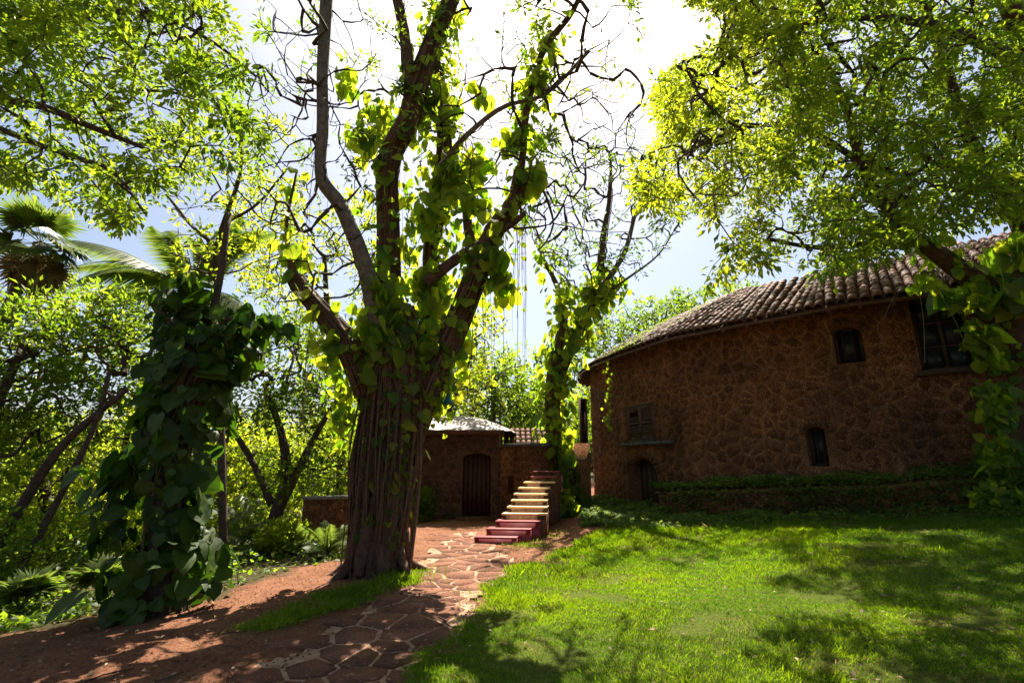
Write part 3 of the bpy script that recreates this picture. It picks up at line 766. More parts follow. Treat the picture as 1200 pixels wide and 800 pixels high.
pts = [(mid - hw * math.cos(math.pi * k / n), dz1 - rise + rise * math.sin(math.pi * k / n)) for k in range(n + 1)]
for a, b_ in zip(pts[:-1], pts[1:]):
    G.add([hut_pt(a[0], a[1], .004), hut_pt(b_[0], b_[1], .004), hut_pt(b_[0], dz1 + .02, .004), hut_pt(a[0], dz1 + .02, .004), hut_pt(a[0], a[1], -.3), hut_pt(b_[0], b_[1], -.3)], [[0, 1, 2, 3], [0, 4, 5, 1]])
ob('arch_head', G.mesh('arch_head', M['hut_shade_mortar']), hwall)
pl = cells(jitter_sites(hx0, hx1, 0, ez, .24, 41, 1.25, .34), .4, .035, [(d0, d1, -.5, dz1 + .02)], (hx0, hx1, -.1, ez - .02))
lay_stones([p for p in pl if p], hut_pt, M['hut_shade_stone'], hwall, 'stone', .022, 42)
for k in range(2):
    G = Geo(); w = (d1 - d0) / 2
    for j in range(3): G.box((d0 + w * k + (j + .5) * w / 3, HY + .2 + .006 * (j % 2), dz1 / 2 - .1), (w / 3 - .012, .04, dz1 + .2))
    ob('door', G.mesh('hut_door', M['wood_red']), hut)
G = Geo()   # threshold step
G.box(((d0 + d1) / 2, HY - .18, .02), (1.15, .35, .16)); ob('doorstep', G.mesh('doorstep', M['mortar']), hut)
# eaves board and the low domed roof
G = Geo(); G.box(((-3.7 + hx1) / 2 + .06, HY - .05, ez + .06), (3.45, .5, .14)); ob('eaves', G.mesh('eaves', M['hut_shade_mortar']), hut)
G = Geo(); prof = []
xc, yc = -1.95, HY + 1.9; nA, nR = 40, 8; V = []
for j in range(nR):
    t = j / (nR - 1); rx = 2.1 * (1 - t) + .02; ry = 2.25 * (1 - t) + .02; z = ez + .13 + .6 * (1 - (1 - t) ** 1.8)
    for k in range(nA):
        a = 2 * math.pi * k / nA; sc_ = 1 / max(abs(math.cos(a)), abs(math.sin(a))) ** .55
        V.append((xc + rx * math.cos(a) * sc_, yc + ry * math.sin(a) * sc_, z + .02 * math.cos(k * math.pi)))
Q2 = [[j * nA + k, j * nA + (k + 1) % nA, (j + 1) * nA + (k + 1) % nA, (j + 1) * nA + k] for j in range(nR - 1) for k in range(nA)]
G.add(V, Q2); ob('roof', G.mesh('hut_roof', M['lime'], True), hut)

yard = empty('yard_wall', (.1, 14.9, 0), 'rough stone wall with dark coping and narrow slot beside the stairs', 'wall')
A = np.array([hx1 + .01, 15.35]); B = np.array([1.05, 14.75]); yt = W(600, 523, 15.0)[2]; YD = norm(B - A); YN = np.array([YD[1], -YD[0]]); YL = np.linalg.norm(B - A)
def yard_pt(u, z, h_): p = A + YD * u + YN * h_; return (p[0], p[1], z)
su0, su1, sz0, sz1 = .23, .45, .72, 1.28
G = Geo()
for (a, b_, c, d) in ((0, su0, -.3, yt), (su1, YL, -.3, yt), (su0, su1, -.3, sz0), (su0, su1, sz1, yt)):
    G.add([yard_pt(a, c, 0), yard_pt(b_, c, 0), yard_pt(b_, d, 0), yard_pt(a, d, 0)], [[0, 1, 2, 3]])
G.add([yard_pt(u, z, h_) for h_ in (0, -.3) for u, z in ((su0, sz0), (su1, sz0), (su1, sz1), (su0, sz1))], [[0, 1, 5, 4], [1, 2, 6, 5], [2, 3, 7, 6], [3, 0, 4, 7], [4, 5, 6, 7]])
G.add([yard_pt(YL, -.3, 0), yard_pt(YL, -.3, -.35), yard_pt(YL, yt, -.35), yard_pt(YL, yt, 0)], [[0, 1, 2, 3]])
yw = ob('wall', G.mesh('yard_wall', M['mortar']), yard)
pl = cells(jitter_sites(0, YL, 0, yt, .17, 51, 1.2, .36), .3, .03, [(su0, su1, sz0, sz1)], (0.01, YL, -.05, yt))
lay_stones([p for p in pl if p], yard_pt, M['stone'], yw, 'stone', .022, 52)
G = Geo(); c = (A + B) / 2 - YN * .15; G.box((c[0], c[1], yt + .05), (YL + .12, .46, .09), math.atan2(YD[1], YD[0])); ob('coping', G.mesh('coping', M['dark_stone']), yard)
tr = empty('tiled_lean_to', (.9, 19, 2.2), 'patch of orange clay roof showing over the wall beside the hut', 'roof')
G = Geo()
for k in range(9):
    for j in range(4):
        a = np.array([-.2 + k * .2, 17.2 + j * .35, 2.22 + j * .16]); TV, TQ = TM[(k + j) % 4]; d = norm(np.array([0, .35, .2])); x = np.array([1, 0, 0]); G.add(TV @ np.array([x, d, np.cross(x, d)]) + a, TQ, None, r.random() * .3)
ob('roof_tiles', G.mesh('lean_roof', M['tile']), tr, kind='stuff')
G = Geo(); G.box((.6, 17.9, 1.0), (1.9, 1.5, 2.3)); ob('wall', G.mesh('lean_wall', M['mortar']), tr)

# low wall behind the big tree
lw_ = empty('garden_wall', (-4, 10.8, 0), 'low weathered stone garden wall with pale sunlit top behind the big tree', 'wall')
a3 = W(352, 640, 10.9); b3 = np.array([-2.55, 11.9, 0]); LA = a3[:2]; LB = b3[:2]; LD = norm(LB - LA); LN = np.array([LD[1], -LD[0]]); LL = np.linalg.norm(LB - LA); lt = W(370, 586, 10.9)[2]
def low_pt(u, z, h_): p = LA + LD * u + LN * h_; return (p[0], p[1], z)
G = Geo(); c = (LA + LB) / 2 - LN * .18; G.box((c[0], c[1], lt / 2 - .4), (LL, .34, lt + .8), math.atan2(LD[1], LD[0])); gw = ob('wall', G.mesh('garden_wall', M['mortar']), lw_)
pl = cells(jitter_sites(0, LL, -.4, lt, .2, 61, 1.5, .34), .35, .03, (), (0, LL, -.5, lt - .01))
lay_stones([p for p in pl if p], low_pt, M['stone'], gw, 'stone', .03, 62)
G = Geo(); G.box((c[0], c[1], lt + .035), (LL + .06, .42, .06), math.atan2(LD[1], LD[0])); ob('coping', G.mesh('low_coping', M['lime']), lw_)

# ------------------------------------------------------------------ the painted stairs
steps_px = [((556, 628), (605, 634)), ((570, 618), (621.5, 624.3)), ((581, 608.5), (632.5, 613)), ((588.5, 599.5), (640, 603.5)), ((594.6, 591.3), (640.8, 594.6)),
            ((599.3, 584.5), (640.8, 587.2)), ((602.3, 578.1), (641.3, 580.3)), ((607.5, 571.3), (643.5, 573.2)), ((613.8, 564.4), (649.6, 565.8)), ((622, 559), (652.3, 560.2)), ((625, 553.4), (655, 554.8))]
stair = empty('painted_stairs', (0.1, 11.5, 0), 'masonry stairs with three dark red lower steps and cream painted upper steps', 'stairs')
NS = len(steps_px)
for i, (pa, pb) in enumerate(steps_px):
    z = 0.13 * (i + 1); Y = 10.85 + .275 * i
    A_ = W(pa[0], pa[1], Y + .05); B_ = W(pb[0], pb[1], Y - .05); A_[2] = B_[2] = z
    depth = 0.36 if i < NS - 1 else 1.6
    zb = float(H(A_[0], A_[1])) - .25
    dv = np.array([.18, 1.0]); dv = norm(dv) * depth; n2 = norm(np.array([B_[1] - A_[1], -(B_[0] - A_[0])]))
    def prism(G, x0, z0, z1, fwd, dep, side=0.0):
        a = A_[:2] + n2 * fwd - norm(B_ - A_)[:2] * side; b_ = B_[:2] + n2 * fwd + norm(B_ - A_)[:2] * side; e = dv / np.linalg.norm(dv) * dep
        P = [a, b_, b_ + e, a + e]; V = [(p[0], p[1], z0) for p in P] + [(p[0], p[1], z1) for p in P]
        G.add(V, [[0, 3, 2, 1], [4, 5, 6, 7], [0, 1, 5, 4], [1, 2, 6, 5], [2, 3, 7, 6], [3, 0, 4, 7]])
    G = Geo(); prism(G, 0, zb, z - .035, 0, depth + .02 + i * .001)
    red = i < 3 or i >= 9
    mt = M['red_paint'] if i < 3 else M['mortar']
    st = ob('step', G.mesh('step', mt), stair, label='dark red step' if i < 3 else ('step with cream painted tread' if i < 9 else 'top step with worn red tread'))
    bmh = Geo(); prism(bmh, 0, z - .033, z + .004, .025, depth + .02, .012)
    t_o = ob('tread', bmh.mesh('tread', M['red_paint'] if red else M['cream_paint']), st)
    bv = t_o.modifiers.new('round', 'BEVEL'); bv.width = .008; bv.segments = 2
# return wall behind the head of the stairs
rw = W(632, 540, 15.3)
G = Geo(); G.box((1.65, 15.45, 1.15), (1.5, .3, 2.2)); ob('landing_wall', G.mesh('landing_wall', M['mortar']), label='plain reddish wall closing the landing at the head of the stairs', cat='wall')
#@@2
# ------------------------------------------------------------------ big leaves of climbing plants
def heart(var, w=0.82, split=False):
    """heart shaped leaf with a folded midrib and drooping tip; attribute vein marks midrib and edge"""
    r = rng(100 + var); out = [(0, .04), (-.20, -.07), (-.40, .02), (-.50, .26), (-.46, .50), (-.32, .74), (-.14, .92), (0, 1.06)]
    L = [(x * w / .82, y) for x, y in out]; V = []; 
    curl = r.uniform(.05, .22); tw = r.normal(0, .08); fold = r.uniform(.08, .26)
    def z(x, y): return -curl * y * y + abs(x) * fold + tw * x * y + .02 * math.sin(y * 14 + abs(x) * 6)
    mid = [(0, y) for y in (.04, .26, .50, .74, .92, 1.06)]
    V = [(x, y, z(x, y)) for x, y in mid]; vein = [1, 1, 1, 1, .6, .4]
    sides = []
    for sg in (1, -1):
        st = len(V)
        for x, y in L[1:7]:
            xx = x * sg + r.normal(0, .012); V.append((xx, y, z(xx, y) + r.normal(0, .012))); vein.append(0)
        for x, y in ((-.22, .22), (-.22, .48), (-.15, .72)):
            xx = x * sg; V.append((xx, y, z(xx, y) + .03)); vein.append(0.0)
        sides.append(st)
    T = []
    for sg, st in zip((1, -1), sides):
        o = lambda k: st + k; i_ = lambda k: st + 6 + k
        tri = [(0, o(0), i_(0)), (o(0), o(1), i_(0)), (o(1), o(2), i_(0)), (o(2), o(3), i_(1)), (o(2), i_(1), i_(0)), (o(3), o(4), i_(2)), (o(3), i_(2), i_(1)), (o(4), o(5), i_(2)),
               (o(5), 5, i_(2)), (i_(2), 5, 4), (i_(2), 4, 3), (i_(1), i_(2), 3), (i_(1), 3, 2), (i_(0), i_(1), 2), (i_(0), 2, 1), (0, i_(0), 1)]
        for t in tri: T.append(t if sg > 0 else t[::-1])
    return np.array(V), np.array(T), np.array(vein) * .35
HEARTS = [heart(i) for i in range(8)]
_hm = {}
def heart_mesh(i, mat):
    k = (i, mat.name)
    if k not in _hm:
        V, T, ve = HEARTS[i]; _hm[k] = mesh_np('leaf', V, T.astype(np.int32), mat, np.full(len(V), (i * .37) % 1), True, {'vein': ve})
    return _hm[k]
def vine_leaves(parent, pos, dirs, nrm, size, mat, seed, limit=300):
    """the largest in view as objects, the rest joined"""
    r = rng(seed); pos = np.asarray(pos); n = len(pos)
    d = norm(dirs); z = nrm - (nrm * d).sum(1, keepdims=True) * d; z = norm(z); x = np.cross(d, z)
    u, v = proj(pos); ok = (u > -20) & (u < 1220) & (v > -20) & (v < 820) & (pos[:, 1] > 0)
    key = np.where(ok, size / np.maximum(pos[:, 1], .5), 0); order = np.argsort(-key)
    G = Geo()
    for c, i in enumerate(order):
        h_ = int(r.integers(0, 8))
        if c < limit and ok[i]:
            o = ob('leaf', heart_mesh(h_, mat), parent, pos[i])
            o.rotation_euler = Matrix((Vector(x[i]), Vector(d[i]), Vector(z[i]))).transposed().to_euler(); s = float(size[i]); o.scale = (s, s, s)
        else:
            V, T, ve = HEARTS[h_]; G.add((V * size[i]) @ np.array([x[i], d[i], z[i]]) + pos[i], None, T, r.random())
    if G.n: ob('foliage', G.mesh('foliage', mat, True), parent, kind='stuff')
def around(P, R, n, r, out=(0.02, 0.15), cam_bias=0.3):
    """places on the skin of a limb: position, outward direction"""
    P = np.asarray(P, float); R = np.broadcast_to(R, (len(P),)); L = np.concatenate([[0], np.cumsum(np.linalg.norm(np.diff(P, axis=0), axis=1))])
    s = r.uniform(0, L[-1], n); c = np.stack([np.interp(s, L, P[:, k]) for k in range(3)], 1); rr = np.interp(s, L, R)
    v = norm(r.normal(size=(n, 3)) * [1, 1, .35] + np.array([0, -cam_bias, 0])); p = c + v * (rr + r.uniform(*out, n))[:, None]
    return p, v, s / L[-1]
def cling(limbs, n, size, r, out=(0.02, 0.18), droop=1.0, cam_bias=.3):
    """leaves held off a set of limbs, tips hanging, faces turned outward and up"""
    ps, ds, ns, sz = [], [], [], []
    Ls = np.array([np.linalg.norm(np.diff(P, axis=0), axis=1).sum() for P, R, w in limbs]) * np.array([w for _, _, w in limbs]); cnt = np.round(n * Ls / Ls.sum()).astype(int)
    for (P, R, w), m in zip(limbs, cnt):
        if m < 1: continue
        p, v, s = around(P, R, m, r, out, cam_bias)
        ps.append(p); ds.append(norm(v * .55 + np.array([0, 0, -droop]) + r.normal(0, .4, (m, 3)))); ns.append(norm(v + np.array([0, 0, .45]) + r.normal(0, .35, (m, 3))))
        sz.append(size * np.exp(r.normal(0, .32, m)))
    return np.concatenate(ps), np.concatenate(ds), np.concatenate(ns), np.concatenate(sz)

# ------------------------------------------------------------------ the big tree in a sheath of aerial roots
def limb(pts, n=24):
    """pts: (px, py, distance, diameter in picture pixels)"""
    P = np.array([W(a, b_, Y) for a, b_, Y, d in pts]); zc = np.array([Y * CT + (p[2] - EYE) * ST for p, (a, b_, Y, d) in zip(P, pts)])
    R = np.array([d for *_, d in pts]) / 2 / F * zc
    PR = spline(np.column_stack([P, R]), n); return PR[:, :3], np.maximum(PR[:, 3], .004)
def limb_s(k, pts, n=24):
    return limb([(a, b_, c, d * (k if b_ < 400 else .5 + .5 * k)) for a, b_, c, d in pts], n)
def trunk_part(name, P, R, mat, parent, seed, sides=18, wob=.10, **kw):
    r = rng(seed); n = len(P); a = np.arange(sides) * 2 * math.pi / sides
    ph = r.uniform(0, 6.28, 5); w = np.zeros((n, sides)); t = np.linspace(0, 1, n)[:, None] * n * .35
    for k, f_ in enumerate((2, 3, 5, 7, 4)): w += np.sin(a * f_ + ph[k] + t * (.3 + .2 * k)) * wob / (1 + .5 * k)
    w += r.normal(0, wob * .25, (n, sides))
    G = Geo(); G.tube(P, R, sides, .5, w, True); return ob(name, G.mesh(name, mat, True), parent, **kw)
b0 = GP(440, 672)
tree = empty('big_tree', b0, 'huge forked old tree trunk sheathed in hanging roots, standing beside the flagstone path', 'tree')
tb = b0.copy(); tb[2] -= .15
D0 = b0[1]
trunkP, trunkR = limb([(440, 690, D0, 92), (440, 672, D0, 70), (444, 640, D0, 59), (452, 560, D0 + .05, 56), (459, 500, D0 + .1, 64), (464, 440, D0 + .15, 74), (466, 398, D0 + .15, 62), (463, 360, D0 + .1, 38)], 40)
trunkR *= .76; trunkR[:4] *= 1.15
trunk_part('trunk', trunkP, trunkR, M['bark'], tree, 1, 28, .12)
r = rng(45)
for k in range(11):     # fused stems climbing the trunk
    i0 = 0; i1 = r.integers(26, 40); idx = np.arange(i0, i1); ax = norm(np.gradient(trunkP[idx], axis=0)); U = norm(np.cross(ax, [1., .13, 0])); B = np.cross(ax, U)
    aa = k * 2 * math.pi / 11 + r.normal(0, .2) + np.cumsum(r.normal(0, .03, len(idx))) + .03 * np.arange(len(idx)) * r.normal(0, .6)
    Q3 = trunkP[idx] + (U * np.cos(aa)[:, None] + B * np.sin(aa)[:, None]) * (trunkR[idx] * r.uniform(.86, 1.05))[:, None]
    trunk_part('stem', Q3, np.interp(np.linspace(0, 1, len(idx)), [0, .1, .5, 1], [1.6, 1, .9, .5]) * r.uniform(.05, .12), M['bark'], tree, 60 + k, 10, .14)
L = {}
L['left_stub'] = limb([(445, 480, 8.0, 36), (418, 420, 7.9, 26), (390, 380, 7.8, 18), (365, 352, 7.8, 14), (346, 326, 7.8, 12), (340, 300, 7.8, 6), (336, 260, 7.8, 4), (348, 200, 7.8, 3)], 22)
L['smooth'] = limb_s(0.85, [(452, 420, 7.9, 40), (436, 340, 7.7, 26), (418, 285, 7.6, 21), (398, 240, 7.5, 19), (376, 206, 7.5, 17), (378, 150, 7.5, 16), (378, 90, 7.5, 16), (383, 0, 7.5, 17), (388, -120, 7.6, 15), (380, -300, 7.9, 10)], 40)
L['central'] = limb_s(0.62, [(458, 430, 8.2, 50), (456, 340, 8.2, 36), (455, 260, 8.2, 31), (455, 190, 8.2, 29), (478, 140, 8.2, 27), (497, 75, 8.3, 22), (530, 0, 8.4, 17), (575, -100, 8.6, 13), (620, -230, 8.8, 8)], 40)
L['central_fork'] = limb([(484, 130, 8.2, 18), (478, 70, 8.2, 14), (466, 0, 8.3, 12), (440, -100, 8.5, 9), (420, -240, 8.8, 6)], 20)
L['right'] = limb_s(0.66, [(470, 540, 8.2, 36), (500, 460, 8.1, 34), (535, 380, 8.1, 36), (563, 310, 8.1, 30), (580, 270, 8.1, 24), (604, 230, 8.1, 17), (613, 180, 8.1, 13), (617, 130, 8.1, 12), (636, 60, 8.2, 11), (670, 15, 8.3, 9), (690, -30, 8.4, 7)], 44)
L['right_inner'] = limb([(560, 330, 8.2, 15), (548, 260, 8.3, 12), (545, 225, 8.3, 9), (538, 190, 8.3, 5)], 14)
L['middle'] = limb([(485, 460, 8.4, 26), (504, 370, 8.8, 17), (505, 300, 8.9, 14), (512, 240, 9.0, 15), (520, 160, 9.1, 10), (512, 80, 9.2, 8), (520, 0, 9.3, 6)], 26)
L['thin_blue'] = limb([(510, 200, 8.6, 6), (545, 160, 8.2, 6), (590, 125, 8.0, 5), (640, 110, 7.9, 4), (690, 60, 7.8, 4)], 16)
L['lower_bough'] = limb([(500, 330, 8.3, 14), (540, 300, 8.1, 12), (565, 285, 8.0, 10), (600, 262, 7.9, 8), (615, 250, 7.9, 6)], 14)
for k, v in L.items():
    trunk_part('limb', *v, M['bark_grey'] if k in ('smooth', 'thin_blue') else M['bark'], tree, hash_ := sum(map(ord, k)), 14 if v[1].max() > .08 else 8, .07)
r = rng(44); G = Geo()
for k in range(13):
    a_ = k * 2 * math.pi / 13 + r.normal(0, .15); d_ = np.array([math.cos(a_), math.sin(a_), 0]); l_ = r.uniform(.42, .8); gx_ = b0 + d_ * l_
    P = spline([b0 + d_ * .28 + [0, 0, r.uniform(.5, 1.0)], b0 + d_ * .42 + [0, 0, .18], b0 + d_ * l_ * .8 + [0, 0, .02], b0 + d_ * l_ * 1.2 + [0, 0, -.12]], 10); P[:, :2] += np.cumsum(r.normal(0, .015, (10, 2)), 0)
    G.tube(P, np.linspace(.13, .03, 10) * r.uniform(.7, 1.3), 7, r.random())
ob('root', G.mesh('root', M['bark'], True), tree, kind='stuff')
# bare boughs and fine twigs with sparse tufts of leaflets; unseen shading clumps added overhead
tg = np.vstack([in_view_box(300, 760, -60, 200, 6.5, 10, 560, 61), in_view_box(290, 440, 60, 360, 7, 9, 230, 62), in_view_box(540, 740, 60, 300, 7.2, 9.5, 230, 63), in_view_box(60, 900, -520, -40, 4.5, 12, 1100, 64)])
rr_ = rng(67); hi = np.column_stack([rr_.uniform(-2, 8, 6000), rr_.uniform(6.5, 15, 6000), rr_.uniform(11.5, 17, 6000)])
hi = hi[(proj(hi)[1] < -25) & (np.sin(hi[:, 0] * 1.1 + .4) + np.sin(hi[:, 1] * .9 + hi[:, 0] * .4) + rr_.normal(0, .25, 6000) > .55)][:620]  # unseen clumps above the frame, added to throw shade bands on the lawn
tg = np.vstack([tg, hi])
sk = [v[0] for k, v in L.items() if k not in ('left_stub', 'right_inner')]
g = grow(sk, tg, .25, .07, -.05, 65, .0075, .42, .032)
ob('branch', branch_mesh('branch', g, M['bark_dark']), tree, kind='stuff')
p, d, nr, s, t = twig_leaves(g, 10, .10, 66, .16, mincnt=2.5); s = np.where(p[:, 2] > 10, s * 1.7, s)
keep = (np.sin(p[:, 0] * 2.3) + np.sin(p[:, 2] * 2.9 + p[:, 1]) + rng(1).normal(0, .4, len(p))) + 1.6 * (proj(p)[1] < -20) > .35
ob('crown', leaves_mesh('crown', M['leaf_mid'], blade_template(.38), p[keep], d[keep], nr[keep], s[keep], t[keep]), tree, kind='stuff')

# the climber on it
vine = empty('climbing_vine', b0 + np.array([.1, -.5, .1]), 'broad leaved climbing vine covering the huge forked tree with leaves and hanging roots', 'vine')
r = rng(70)
G = Geo()
cl_limbs = [(trunkP[3:], trunkR[3:])] + [L[k] for k in ('central', 'right', 'middle', 'left_stub')]
for P, R in cl_limbs:
    Lh = np.linalg.norm(np.diff(P, axis=0), axis=1).sum(); big = R.max() > .3
    kk = max(9, int((R > .075).sum())); P, R = P[:kk], R[:kk]
    for k in range(420 if big else int(26 * Lh)):
        a0 = r.uniform(0, 6.28); i0 = r.integers(0, max(1, len(P) - 8)); i1 = min(len(P), i0 + r.integers(8, 26)) if not big else min(len(P), i0 + r.integers(12, 36))
        if big and r.random() < .5: i0 = 0
        idx = np.arange(i0, i1); 
        if len(idx) < 4: continue
        ax = norm(np.gradient(P[idx], axis=0)); U = norm(np.cross(ax, [1., .13, 0])); B = np.cross(ax, U)
        aa = a0 + np.cumsum(r.normal(0, .055, len(idx))) + .02 * np.arange(len(idx)) * r.normal()
        off = (R[idx] * r.uniform(1.0, 1.12) + .004 + np.abs(np.cumsum(r.normal(0, .006, len(idx)))))[:, None]
        Q3 = P[idx] + (U * np.cos(aa)[:, None] + B * np.sin(aa)[:, None]) * off
        G.tube(Q3, r.choice([.005, .009, .016, .032], p=[.42, .30, .18, .10]) * min(1, R[idx].mean() * 8), 4, r.random())
# loose roots hanging free from boughs
def hang(G, p, length, r, rad=.004, sway=.05):
    m = max(4, int(length / .22)); t = np.linspace(0, 1, m); Q3 = np.repeat([p], m, 0); Q3[:, 2] -= t * length
    Q3[:, 0] += np.cumsum(r.normal(0, sway / m ** .5, m)) * t; Q3[:, 1] += np.cumsum(r.normal(0, sway / m ** .5, m)) * t; G.tube(Q3, rad, 3, r.random()); return Q3
hangs = []
for k in range(130):    # free stems standing off the trunk
    a_ = r.uniform(0, 6.28); i_ = r.integers(20, 36); o_ = np.array([math.cos(a_), math.sin(a_), 0]); p0 = trunkP[i_] + o_ * trunkR[i_] * r.uniform(1.0, 1.25)
    j_ = r.integers(2, 14); p1 = trunkP[j_] + np.array([math.cos(a_ + r.normal(0, .3)), math.sin(a_), 0]) * trunkR[j_] * r.uniform(1.0, 1.15)
    m_ = (p0 + p1) / 2 + r.normal(0, .08, 3) + o_ * .06; G.tube(spline([p0, m_, p1], 12), r.choice([.006, .01, .018, .028], p=[.4, .3, .2, .1]), 5, r.random())
for k in range(120):
    key = r.choice(['right', 'central', 'middle', 'lower_bough', 'smooth', 'right', 'left_stub']); P, R = L[key]; i = r.integers(int(len(P) * .25), len(P)); p0 = P[i] + r.normal(0, .06, 3)
    if p0[2] > 10.5: continue
    q3 = hang(G, p0, min(p0[2] - 1.4 - r.random() * 1.5, r.uniform(.6, 4.2)), r, r.choice([.002, .0035, .005])); hangs.append(q3)
ob('hanging_roots', G.mesh('hanging_roots', M['root']), vine, kind='stuff')
r = rng(71)
lv = [(trunkP[20:], trunkR[20:], 1.0), (L['central'][0][:30], L['central'][1][:30], 1.1), (L['right'][0][8:38], L['right'][1][8:38], 1.2), (L['middle'][0], L['middle'][1] + .12, 1.9), (L['right_inner'][0], L['right_inner'][1], 1), (L['left_stub'][0], L['left_stub'][1], .4)]
p, d, nr, s = cling(lv, 1750, .16, r, (.02, .34))
p2, d2, n2_, s2 = cling([(trunkP[2:], trunkR[2:], 1.)], 620, .105, r, (.0, .14))
extra = []
for c, rad, n_, sz in (((585, 300, 7.9), (.2, .2, .3), 9, .42), ((440, 130, 8.4), (.4, .3, .5), 50, .16), ((395, 400, 7.8), (.35, .3, .8), 70, .15), ((590, 330, 8), (.3, .2, .3), 30, .2), ((400, 470, 7.9), (.25, .3, .9), 70, .12), ((520, 450, 8.0), (.25, .3, .9), 70, .12), ((450, 390, 7.6), (.5, .3, .6), 60, .2), ((500, 400, 7.8), (.4, .3, .5), 40, .17), ((560, 190, 8.2), (.4, .3, .5), 40, .18), ((600, 160, 8.1), (.3, .3, .4), 30, .16), ((500, 250, 8.4), (.5, .3, .6), 50, .19), ((625, 205, 8.0), (.3, .3, .3), 30, .24), ((632, 95, 8.1), (.2, .2, .4), 16, .22), ((560, 240, 8.1), (.3, .3, .3), 16, .26),
                       ((405, 95, 8.0), (.25, .3, .35), 20, .20), ((425, 160, 8.0), (.35, .3, .5), 34, .19), ((505, 120, 8.5), (.5, .3, .6), 60, .24), ((455, 345, 7.7), (.35, .3, .5), 26, .27), ((525, 210, 8.5), (.35, .3, .6), 60, .22),
                       ((560, 110, 8.3), (.2, .2, .2), 10, .3), ((505, 330, 8.5), (.4, .4, .6), 50, .22), ((350, 300, 7.9), (.3, .3, .2), 18, .17), ((540, 430, 8.3), (.15, .2, .7), 24, .13)):
    q_ = ellipsoid(W(*c), rad, n_, int(c[0]), .2); n_ = int(n_ * 1.25); q_ = ellipsoid(W(*c), rad, n_, int(c[0]), .1); extra.append((q_, norm(r.normal(0, .5, (n_, 3)) + [0, 0, -1]), norm(r.normal(0, .6, (n_, 3)) + [0, -.8, .4]), sz * np.exp(r.normal(0, .3, n_))))
hp = []
for q3 in hangs[:60]:
    if r.random() < .5: m_ = r.integers(2, 7); hp.append(q3[r.integers(1, len(q3), m_)])
hp = np.concatenate(hp); m_ = len(hp)
extra.append((hp, norm(r.normal(0, .4, (m_, 3)) + [0, 0, -1]), norm(r.normal(0, 1, (m_, 3)) + [0, -.5, .1]), r.uniform(.06, .14, m_)))
p, d, nr, s = [np.concatenate([a, b_] + [e[i] for e in extra]) for i, (a, b_) in enumerate(zip((p, d, nr, s), (p2, d2, n2_, s2)))]
vine_leaves(vine, p, d, nr, s, M['pothos'], 72)

# lamp hanging from the right limb
lp = W(525, 466, 7.9)
lamp = empty('hanging_lamp', lp, 'small green enamel lamp shade hanging by a cable from the big tree', 'lamp')
G = Geo(); prof = [(-.10, .115), (-.085, .105), (-.02, .05), (.03, .032), (.06, .03), (.07, .012)]; P = np.array([[lp[0], lp[1], lp[2] + z] for z, _ in prof]); G.tube(P, np.array([q_[1] for q_ in prof]), 20, cap=True); ob('lamp_shade', G.mesh('lamp_shade', M['green_metal'], True), lamp)
G = Geo(); P = spline([lp + [0, 0, .06], lp + [.01, 0, .5], lp + [.03, .05, .95]], 8); G.tube(P, .006, 5); ob('cable', G.mesh('cable', M['wood']), lamp)
G = Geo(); P = np.array([lp + [0, 0, z] for z in (-.02, -.05, -.085, -.10)]); G.tube(P, np.array([.02, .035, .03, .01]), 10, cap=True); ob('bulb', G.mesh('bulb', M['lime'], True), lamp)

# ------------------------------------------------------------------ dark pillar of huge leaves
pb = GP(190, 716)
Yp = pb[1]
stP, stR = limb([(190, 725, Yp, 50), (192, 640, Yp, 34), (200, 540, Yp + .05, 30), (225, 450, Yp + .1, 28), (248, 400, Yp + .15, 24), (235, 355, Yp + .2, 18)], 26)
pil = empty('stump', pb, 'broken tree stump standing inside the dark pillar of huge leaves', 'tree')
trunk_part('trunk', stP, stR, M['bark_dark'], pil, 5, 14, .12)
for pts in ([(235, 430, Yp, 12), (205, 385, Yp - .1, 9), (190, 360, Yp - .1, 6)], [(245, 400, Yp + .1, 11), (275, 372, Yp, 8), (305, 385, Yp, 5)], [(228, 440, Yp, 9), (255, 340, Yp + .2, 8), (268, 250, Yp + .4, 6)]):
    trunk_part('limb', *limb(pts, 10), M['bark_dark'], pil, 6, 8, .06)
pv = empty('pillar_vine', pb + np.array([0, -.4, 0]), 'dark climber with huge drooping leaves burying a leaning stump beside the earth path', 'vine')
r = rng(80)
def pillar(n, size, spread):
    s = r.random(n) ** .9; P = stP[(s * (len(stP) - 1)).astype(int)]; sp = np.interp(s, [0, .12, .5, .8, 1], [.46, .52, .42, .50, .42]) * spread
    a = r.uniform(0, 6.28, n); v = np.stack([np.cos(a), np.sin(a), r.normal(0, .15, n)], 1); sp = sp * (1 + .22 * np.sin(3 * a + 9 * s) + .15 * np.sin(14 * s + a)); p = P + v * (sp * (.5 + .5 * r.random(n) ** .5) + .06 * np.abs(r.normal(0, 1, n)))[:, None]
    return p, norm(v * .5 + [0, 0, -.9] + r.normal(0, .62, (n, 3))), norm(v + [0, 0, .5] + r.normal(0, .45, (n, 3))), size * np.exp(r.normal(0, .38, n)) * np.interp(s, [0, .6, 1], [1.1, 1, .8])
A1 = pillar(330, .24, 1.0); A2 = pillar(420, .15, 1.1)
xs_ = ellipsoid(W(298, 380, Yp), (.45, .4, .28), 30, 81, .1); m_ = 30
ys_ = ellipsoid(W(135, 560, Yp), (.5, .4, .35), 18, 82, .1)
zs_ = ellipsoid(W(215, 350, Yp), (.55, .4, .35), 60, 83, .1)
top = np.vstack([xs_, ys_, zs_]); m_ = len(top)
A3 = (top, norm(r.normal(0, .5, (m_, 3)) + [0, 0, -.9]), norm(r.normal(0, .5, (m_, 3)) + [0, -.5, .7]), .22 * np.exp(r.normal(0, .25, m_)))
